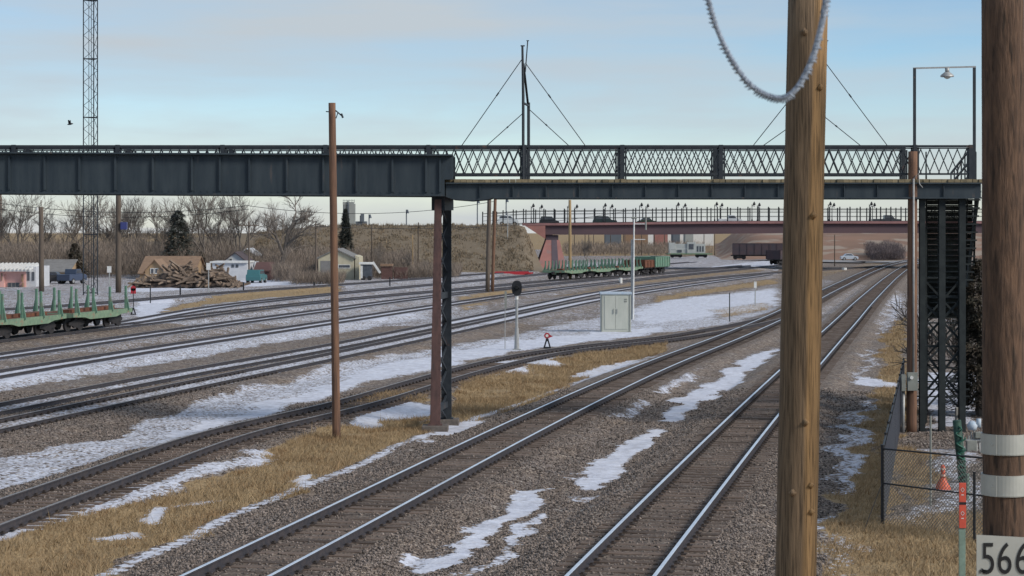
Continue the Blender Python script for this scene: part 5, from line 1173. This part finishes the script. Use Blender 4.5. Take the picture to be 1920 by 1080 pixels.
gable_house(272, 308, 508, 488, 530, 250, 5, M_tan, M_rooft, 'small tan gable front standing before the long tan roof', wins=((283,504,288,512),(291,504,296,512)), nm='porch_gable')
gable_house(417, 464, 492.5, 474, 520, 263, 7, M_siding, M_roofd, 'white house with a steep dark gable roof behind the tie pile', wins=((430,485,435,489),))
Y = 255; o = thing('white_building', (OX(428, Y), Y, -.2), 'flat roofed white building in front of the white gabled house', 'building')
mb = MB(); mb.box(OX(398, Y), OX(463, Y), Y, Y+6, -.25, OZ(493, Y)); mb.build('wall', M_siding, o); mb = MB(); mb.box(OX(394, Y), OX(465, Y), Y-.3, Y+6.2, OZ(493, Y), OZ(490, Y)); mb.build('roof', M_white, o)
for a in (434, 442): mb = MB(); mb.box(OX(a, Y), OX(a+5, Y), Y-.05, Y, OZ(501.5, Y), OZ(496, Y)); mb.build('window', M_window, o)
gable_house(448, 477, 478, 467, 520, 285, 7, M_cream, M_siding, 'pale gabled house partly hidden behind the white gabled house', wins=())
Y = 262; o = thing('small_white_house', (OX(471, Y), Y, -.2), 'small white house end with two windows beside the dark red shed', 'house')
mb = MB(); mb.box(OX(464, Y), OX(478, Y), Y, Y+4, -.25, OZ(491, Y)); mb.build('wall', M_siding, o)
for a in (466, 472): mb = MB(); mb.box(OX(a, Y), OX(a+4, Y), Y-.05, Y, OZ(501, Y), OZ(496, Y)); mb.build('window', M_window, o)
gable_house(479, 506, 508, 494, 524, 256, 6, M_roofr, M_roofr, 'low shed with a dark red roof right of the white houses', side=True, nm='shed', cat='shed')
gable_house(597, 664, 484, 468, 520, 258, 10, M_cream, M_roofg, 'beige gabled garage behind the slim brown pole', wins=((635,497,656,502),), door=(601,489,622,512), nm='garage', cat='garage')
Y = 257; o = thing('garage_annex', (OX(668, Y), Y, -.2), 'narrow beige lean-to against the right wall of the beige garage', 'shed'); mb = MB(); mb.prism([(OX(664.5,Y),-.25),(OX(672,Y),-.25),(OX(672,Y),OZ(482,Y)),(OX(664.5,Y),OZ(479,Y))], Y+1, Y+8); mb.build('wall', M_cream, o)
Y = 255; o = thing('camper_trailer', (OX(690, Y), Y, -.2), 'white topped camper trailer with a leaning white panel right of the garage', 'trailer')
mb = MB(); mb.box(OX(676, Y), OX(697, Y), Y, Y+2.4, .1, OZ(496, Y)); mb.build('body', M_window, o, bevel=.05); mb = MB(); mb.box(OX(673, Y), OX(699, Y), Y-.2, Y+2.5, OZ(496, Y), OZ(492, Y)); mb.build('roof', M_white, o, bevel=.04)
mb = MB(); mb.box(OX(676, Y), OX(680, Y), Y-.06, Y, .1, OZ(498, Y)); mb.bar((OX(699, Y), Y-.1, OZ(491, Y)), (OX(713, Y), Y-.1, OZ(512, Y)), .1, .28); mb.build('panel', M_white, o)
for x_ in (681, 693): mb = MB(); mb.tube([(OX(x_, Y), Y-.05, .1), (OX(x_, Y), Y+.15, .1)], .3, 12); mb.build('wheel', M_wheel, o)
Y = 262; o = thing('brown_fence', (OX(725, Y), Y, -.2), 'low brown board fence and lean shelter right of the camper trailer', 'fence')
mb = MB(); 
for i in range(14): x_ = OX(715+i*1.5, Y); mb.box(x_, x_+.09, Y, Y+.04, -.2, OZ(499+(i % 3)*.5, Y))
for i in range(24): x_ = OX(738+i*1.1, Y); mb.box(x_, x_+.065, Y+.4, Y+.44, -.2, OZ(501+(i % 2)*.5, Y))
mb.build('boards', M_roofr, o); mb = MB(); mb.box(OX(713, Y), OX(736, Y), Y-.2, Y+2, OZ(499, Y), OZ(495, Y)); mb.build('roof', M_rooft, o)
# grain elevator and far plant
Y = 900; o = thing('grain_elevator', (OX(655, Y), Y, -.3), 'tall pale grey grain elevator rising far away above the garage', 'silo')
for a in (646, 652.5, 659): mb = MB(); mb.tube([(OX(a+1, Y), Y, -.3), (OX(a+1, Y), Y, OZ(383, Y))], .95, 14); mb.build('silo', M_silo, o)
mb = MB(); mb.box(OX(655, Y), OX(666, Y), Y-1.2, Y+2, -.3, OZ(382, Y)); mb.box(OX(643, Y), OX(664, Y), Y-1, Y+1, OZ(384, Y), OZ(379, Y)); mb.build('headhouse', M_silo, o)
mb = MB()
for a in range(644, 666, 3): mb.bar((OX(a, Y), Y-1, OZ(380, Y)), (OX(a, Y), Y-1, OZ(374, Y)), .14, .14)
mb.bar((OX(643, Y), Y-1, OZ(376, Y)), (OX(665, Y), Y-1, OZ(376, Y)), .12, .12); mb.tube([(OX(653, Y), Y-1.3, OZ(405, Y)), (OX(653, Y), Y-1.3, OZ(376, Y))], .3, 6); mb.build('catwalk', M_silod, o)
o = thing('feed_mill', (OX(675, Y), Y, -.3), 'dark low mill block with a slim tower right of the grain elevator', 'building')
mb = MB(); mb.box(OX(664, Y), OX(686, Y), Y+2, Y+9, -.3, OZ(415, Y)); mb.build('block', M_silod, o); mb = MB(); mb.box(OX(675.5, Y), OX(682, Y), Y+1.5, Y+3, OZ(416, Y), OZ(400, Y)); mb.box(OX(674, Y), OX(676, Y), Y+1.5, Y+2, OZ(416, Y), OZ(404, Y)); mb.build('tower', M_silod, o)
for i, (px, yt, yb) in enumerate([(692,402,436),(762,393,436),(895,374,425),(949,372,420)]):
    Y = 330; o = thing('light_pole', (OX(px, Y), Y, 5.2), ['light pole standing on the skyline just right of the far mill', 'light pole on the skyline left of the bent', 'thin light pole on the skyline right of the bent', 'thin light pole above the road left of the overpass'][i], 'light pole', 'light poles on the skyline')
    mb = MB(); mb.tube([(OX(px, Y), Y, 5.2), (OX(px, Y), Y, OZ(yt, Y))], .09, 6); mb.build('post', M_silod, o); mb = MB(); mb.tube([(OX(px, Y)+.2, Y, OZ(yt, Y)-.6), (OX(px, Y)+.2, Y, OZ(yt, Y))], [.25, .08], 7); mb.build('lantern', M_silod, o)
# far sheds under the overpass
for i, (a, b_, yt, yb, Y, m_) in enumerate([(1135,1165,440,455,700,M_silod),(1170,1215,441,456,760,M_rooft),(1262,1275,436,458,640,M_silod),(1285,1300,438,455,690,M_silo),(1228,1252,443,456,720,M_pink),(1215,1338,440,458,800,M_white)]):
    o = thing('far_building', (OX((a+b_)/2, Y), Y, 0), ['dark far building just right of the abutment', 'wide brown far building behind the antenna mast', 'dark narrow far tower above the pale rail machine', 'pale far building above the right end of the rail machine', 'pinkish far building left of the pale rail machine','long white far building behind the rail machine'][i]+' seen under the overpass', 'building', 'far buildings seen under the overpass')
    mb = MB(); mb.box(OX(a, Y), OX(b_, Y), Y, Y+8, -.2, OZ(yt, Y)+1.5); mb.build('wall', m_, o); mb = MB(); mb.box(OX(a, Y)-.3, OX(b_, Y)+.3, Y-.3, Y+8.3, OZ(yt, Y)+1.5, OZ(yt, Y)+1.9); mb.build('roof', M_roofg, o)

# pile of old ties
random.seed(11); tme = None; hx0, hx1 = OX(262, 228), OX(455, 228)
def pileh(u): return (2.25*math.exp(-((u-.42)/.25)**2)+1.9*math.exp(-((u-.82)/.12)**2)+.35)*(1 if u < .92 else .5)
for i in range(290):
    u = random.random()**.95; x_ = hx0+(hx1-hx0)*u; v = random.uniform(0, 1); y_ = 222+v*7; hmax = pileh(u)*math.sin(math.pi*min(1, .15+v*.85)); z_ = random.uniform(.0, 1)**.7*hmax
    if tme is None:
        mb = LM(); mb.box(-1.25, 1.25, -.11, .11, -.1, .1); o = mb.build('old_tie', M_lumber); tme = o
    else: o = tme.copy(); COL.objects.link(o)
    o.location = (x_, y_, z_-.05); o.rotation_euler = (random.gauss(0, .3), random.gauss(0, .42), random.choice([0, 1.2, random.uniform(0, 3.14)])+random.gauss(0, .3)); o.scale = (random.uniform(.4, .85),)+(random.uniform(.75, 1.15),)*2
    tag(o, 'weathered wooden tie lying in the big heap at the left behind the yard', 'railway tie', 'old ties heaped in a pile')
mb = MB()
for i in range(40):
    for j in range(10):
        u = i/39; v = j/9; mb.v.append((hx0+(hx1-hx0)*u, 222+7*v, -.25+.8*pileh(u)*math.sin(math.pi*v)*(1 if 0 < i < 39 else 0)+random.uniform(0, .2)))
for i in range(39):
    for j in range(9): mb.f.append([i*10+j, (i+1)*10+j, (i+1)*10+j+1, i*10+j+1]); mb.m.append(0)
o = mb.build('rubble', mat('rubble_dirt', (.08,.06,.05), (.05,.04,.035), rough=1, scale=2)); tag(o, 'dark broken wood and dirt filling the heap of old ties', 'rubble', kind='stuff')

# ------------------------------------------------------------------ trees and brush
def bare_tree(seed, H, spread, dens=1.0, thick=.2, low=.22):
    rnd = random.Random(seed); mb = LM(); tw = LM()
    def br(p, d, ln, r, lv):
        q = p; pts = [q]; dd = d.copy(); n = 3
        for i in range(n):
            dd = (dd+Vector((rnd.gauss(0,.16), rnd.gauss(0,.16), rnd.gauss(.04,.08)))).normalized(); q = q+dd*ln/n; pts.append(q)
        (mb if lv < 2 else tw).tube(pts, [r*(1-.45*i/n) for i in range(n+1)], 6 if lv < 2 else 3, cap=False)
        if lv >= 5: return
        k = {0: 4, 1: 4, 2: 4, 3: 4, 4: 4}[lv]
        for i in range(k):
            f = .35+.65*(i+rnd.random()*.6)/k if lv else low+.78*(i+1)/k
            f = min(f, 1); a = pts[int(f*n*.999)].lerp(pts[min(n, int(f*n*.999)+1)], f*n-int(f*n*.999)); az = rnd.uniform(0, 6.28); tilt = rnd.uniform(.35, .85)*spread
            u = dd.orthogonal().normalized(); u = Matrix.Rotation(az, 3, dd) @ u
            nd = (dd*math.cos(tilt)+u*math.sin(tilt)+Vector((0,0,.18))).normalized()
            br(a, nd, ln*rnd.uniform(.55, .8), max(.017, r*rnd.uniform(.46, .64)), lv+1)
    br(Vector((0,0,-.3)), Vector((rnd.gauss(0,.06), 0, 1)), H*.42, thick, 0)
    return mb, tw
TG = 'bare trees behind the yard'
def tree_thing(seed, H, spread, lab, loc, thick=.2, g=TG, low=.22):
    o = thing('bare_tree', (0,0,0), lab, 'tree', g); a, b_ = bare_tree(seed, H, spread, thick=thick, low=low); a.build('trunk', M_bark, o); b_.build('crown', M_bark, o); o.location = loc; return o
def at(px, dy): Y = G(px, 525, -.2).y+dy; return Vector((OX(px, Y), Y, -.2))
big_t = tree_thing(21, 13.2, 1.15, 'largest bare tree with a thick forked trunk, standing alone left of the beige garage', at(520, 12), .42)
t1 = tree_thing(3, 12.6, .9, 'bare tree at the far left behind the pink building', at(26, 26)); t2 = tree_thing(8, 12.4, 1.0, 'bare tree between the lattice tower and thick dark pole', at(186, 30)); t3 = tree_thing(14, 13, .85, 'tall bare tree right behind the dark conifer', at(372, 22))
for src, px, dy, sc, rz_, lab in [(t2,70,34,.85,1.1,'bare tree just left of the thick greenish pole'),(t3,118,40,.9,2.2,'bare tree right of the thick greenish pole'),(t1,150,44,.95,.5,'bare tree directly behind the lattice tower'),(t1,232,36,.9,1.5,'bare tree right of the thick dark pole'),(t3,262,48,.85,3.4,'slender bare tree above the tan gable front'),
    (t2,306,26,.98,2.0,'bare tree left of the dark conifer'),(t1,345,52,.9,4.0,'bare tree far behind the dark conifer'),(t2,398,28,1.02,5.1,'bare tree above the middle of the old tie pile'),(t3,425,46,.88,.3,'slim bare tree behind the white gabled house'),(t1,455,30,.98,2.9,'bare tree above the white gabled house'),
    (t3,484,60,.8,1.9,'small bare tree left of the largest bare tree'),(t2,560,52,.62,3.3,'low bare tree right of the largest bare tree'),(t1,5,60,.9,5.5,'bare tree behind the thin reddish pole'),(t3,208,60,.85,.9,'bare tree far behind the thick dark pole'),(t1,-30,30,1,2,'bare tree just beyond the left edge'),
    (t2,758,8,.3,1,'very small bare tree before the brown slope'),(t1,708,12,.38,2,'small bare shrub tree above the camper trailer'),(t3,805,6,.2,4,'knee high bare bush left of the bent'),(t1,1110,30,.32,1,'small bare tree under the overpass right of the abutment'),(t2,1120,60,.4,2,'bare tree in the gap under the overpass')]:
    copy_thing(src, at(px, dy), lab, rz=rz_, scale=sc) if px < 900 else copy_thing(src, Vector((OX(px, 380), 380+dy, -.2)), lab, rz=rz_, scale=sc)
def conifer(seed, H, Rb, n, m_, zlo=.08, pw=1.0, L0=.6):
    rnd = random.Random(seed); tr = LM(); tr.tube([(0,0,-.3), (0,0,H*.97)], [.05*Rb+.08, .02], 7); mb = LM()
    lobes = [(rnd.uniform(0, 6.28), rnd.uniform(.75, 1.2)) for _ in range(40)]
    for i in range(n):
        f = rnd.random()**.8; z_ = H*(zlo+(1-zlo)*f); layer = int(f*22); la = lobes[layer]; az = rnd.uniform(0, 6.28)
        R_ = Rb*(1-f)**pw*(.72+.28*math.sin(az*3+la[0]))*la[1]+.08; rr_ = R_*rnd.uniform(.25, 1)**.5
        p = Vector((math.cos(az)*rr_, math.sin(az)*rr_, z_-rr_*.22+rnd.gauss(0,.06))); out_ = Vector((math.cos(az), math.sin(az), rnd.uniform(-.5, .15))).normalized()
        ln = L0*rnd.uniform(.5, 1.2)*(1-.5*f); sd_ = Vector((-math.sin(az), math.cos(az), rnd.uniform(-.4, .4)))*ln*.22
        mb.add([p-sd_, p+sd_, p+out_*ln], [(0,1,2)])
    return tr, mb
def conifer_thing(seed, H, Rb, n, m_, lab, loc, **k):
    o = thing('conifer', (0,0,0), lab, 'tree'); a, b_ = conifer(seed, H, Rb, n, m_, **k); a.build('trunk', M_bark, o); b_.build('crown', m_, o); o.location = loc; return o
conifer_thing(1, 9.0, 3.0, 9000, M_needle, 'broad dark conifer rising behind the old tie pile among bare trees', at(334, 16), pw=.5)
conifer_thing(2, 9.5, 1.9, 9000, M_needle, 'pointed dark spruce standing directly behind the beige garage', at(648, 45), pw=.85)
conifer_thing(3, 4.6, 2.0, 5000, M_needleb, 'shaggy brown conifer left of the lattice tower base', at(140, 10), pw=.6)
conifer_thing(4, 3.4, .9, 2500, M_needleb, 'small dark bushy conifer in front of the tie heap houses', at(378, 14), pw=.7)
conifer_thing(5, 5.4, 1.15, 30000, M_needleb, 'dark shaggy evergreen between the stair tower and right pole', Vector((P(1836, 0, 70).x, 70, -.2)), pw=.45, L0=.2)
sh = tree_thing(33, 6.4, .9, 'tangled bare shrub behind the stair tower', Vector((P(1822, 0, 76).x, 76, -.2)), .07, g=None, low=.1)
def brush(name, boxes, m_, lab, n, ln, wd, seed):
    r = np.random.default_rng(seed); V_ = []
    for (x0, x1, y0, y1, z0, z1, w) in boxes:
        k = int(n*w); X_ = r.uniform(x0, x1, k); Y_ = r.uniform(y0, y1, k); zc = vnoise(X_, Y_, .22, 4)*.5+vnoise(X_, Y_, .7, 9)*.5; Z_ = z0+(z1-z0)*r.uniform(0, 1, k)*(.35+.95*zc)
        l_ = ln*r.uniform(.4, 1.2, k); a = r.uniform(0, 6.28, k); dx = r.normal(0, .38, k)*l_; dy = r.normal(0, .38, k)*l_; w_ = wd*r.uniform(.6, 1.5, k)
        V_.append(np.stack([np.stack([X_-np.cos(a)*w_, Y_-np.sin(a)*w_, Z_], 1), np.stack([X_+np.cos(a)*w_, Y_+np.sin(a)*w_, Z_], 1), np.stack([X_+dx, Y_+dy, Z_+l_], 1)], 1).reshape(-1, 3))
    v = np.concatenate(V_); k = len(v)//3; me = bpy.data.meshes.new(name); me.vertices.add(len(v)); me.vertices.foreach_set('co', v.ravel()); me.loops.add(3*k); me.loops.foreach_set('vertex_index', np.arange(3*k)); me.polygons.add(k)
    me.polygons.foreach_set('loop_start', np.arange(0, 3*k, 3)); me.polygons.foreach_set('loop_total', np.full(k, 3)); me.update(); me.materials.append(m_); o = bpy.data.objects.new(name, me); COL.objects.link(o); tag(o, lab, 'brush', kind='stuff'); return o
brush('bare_brush', [(-95,-38,268,312,-.2,4.3,.36),(-40,-26,268,312,-.2,3.4,.12),(-78,-50,266,300,1,4.6,.10),(-96,-64,248,262,-.2,1.8,.05),(-29.5,-27,248,262,-.2,1.6,.02),(-26,-20,236,244,-.2,.9,.02),(-30,-10,262,285,-.2,1.5,.06),(-26,-14,268,300,-.2,3.2,.10),(-16,-7,262,285,-.2,1.3,.04)], M_brush, 'brown grey bare brush filling the space between houses and trees', 210000, 1.0, .020, 5)
brush('dark_bush', [(OX(1628, 430), OX(1690, 430), 424, 436, -.2, 3.2, 1)], M_brush2, 'dark bare bush mass near the road crossing under the overpass', 16000, .7, .022, 6)
brush('field_brush', [(OX(1062, 500), OX(1335, 500), 490, 560, -.2, 2.6, 1)], M_brush, 'low brown scrub in the flat field seen under the overpass', 14000, 1.1, .04, 9)
brush('skyline_brush', [(OX(712, 336), OX(735, 336), 332, 342, 4.2, 6.6, .4), (OX(750, 336), OX(800, 336), 332, 342, 4.0, 5.6, .4)], M_brush, 'thin brush standing along the skyline above the brown slope', 4000, .8, .025, 8)
r = np.random.default_rng(8); k = 24000; X_ = r.uniform(-40, 3.2, k); Y_ = r.uniform(303, 320, k); zs = 6.9*(Y_-303)/16-.05; zs = np.minimum(zs, 6.9)*np.where(X_ > 1.9, np.clip(1-(X_-1.9)/3.0, 0, 1), 1)*np.where(X_ < -28, 1-.0122*(-28-X_), 1)
kk = (vnoise(X_, Y_*1.5, .5, 14)*.5+vnoise(X_, Y_*1.5, 1.7, 15)*.5) > r.uniform(.3, .62, k); X_, Y_, zs = X_[kk], Y_[kk], zs[kk]; k = len(X_); a = r.uniform(0, 6.28, k); w_ = r.uniform(.03, .09, k); l_ = r.uniform(.12, .5, k)
v = np.stack([np.stack([X_-np.cos(a)*w_, Y_-np.sin(a)*w_, zs], 1), np.stack([X_+np.cos(a)*w_, Y_+np.sin(a)*w_, zs], 1), np.stack([X_+r.normal(0,.12,k), Y_-r.uniform(0,.2,k), zs+l_], 1)], 1).reshape(-1, 3)
me = bpy.data.meshes.new('slope_scrub'); me.from_pydata([tuple(q) for q in v], [], [(3*i, 3*i+1, 3*i+2) for i in range(k)]); me.materials.append(mat('slope_scrub', (.26,.20,.135), (.20,.16,.11), rough=1, scale=.5, island=.25)); o = bpy.data.objects.new('slope_scrub', me); COL.objects.link(o); tag(o, 'dry sage and grass tufts covering the brown overpass embankment', 'scrub', kind='stuff')
# bird
bp_ = P(131, 233, 70); o = thing('bird', bp_, 'tiny dark bird flying in the sky left of the lattice tower', 'bird')
mb = MB(); mb.tube([bp_+Vector((-.09,0,-.01)), bp_+Vector((-.04,0,0)), bp_+Vector((.03,0,.01)), bp_+Vector((.08,0,.02)), bp_+Vector((.12,0,.02))], [.008,.028,.034,.022,.004], 8); b2 = mb.build('body', M_black, o, smooth=True)
mb = MB(); 
for s2 in (-1, 1): mb.add([bp_+Vector((.04,0,.02)), bp_+Vector((-.05,0,.02)), bp_+Vector((-.05,s2*.10,.13)), bp_+Vector((.0,s2*.14,.15))], [(0,1,2,3)])
mb.build('wing', M_black, o)
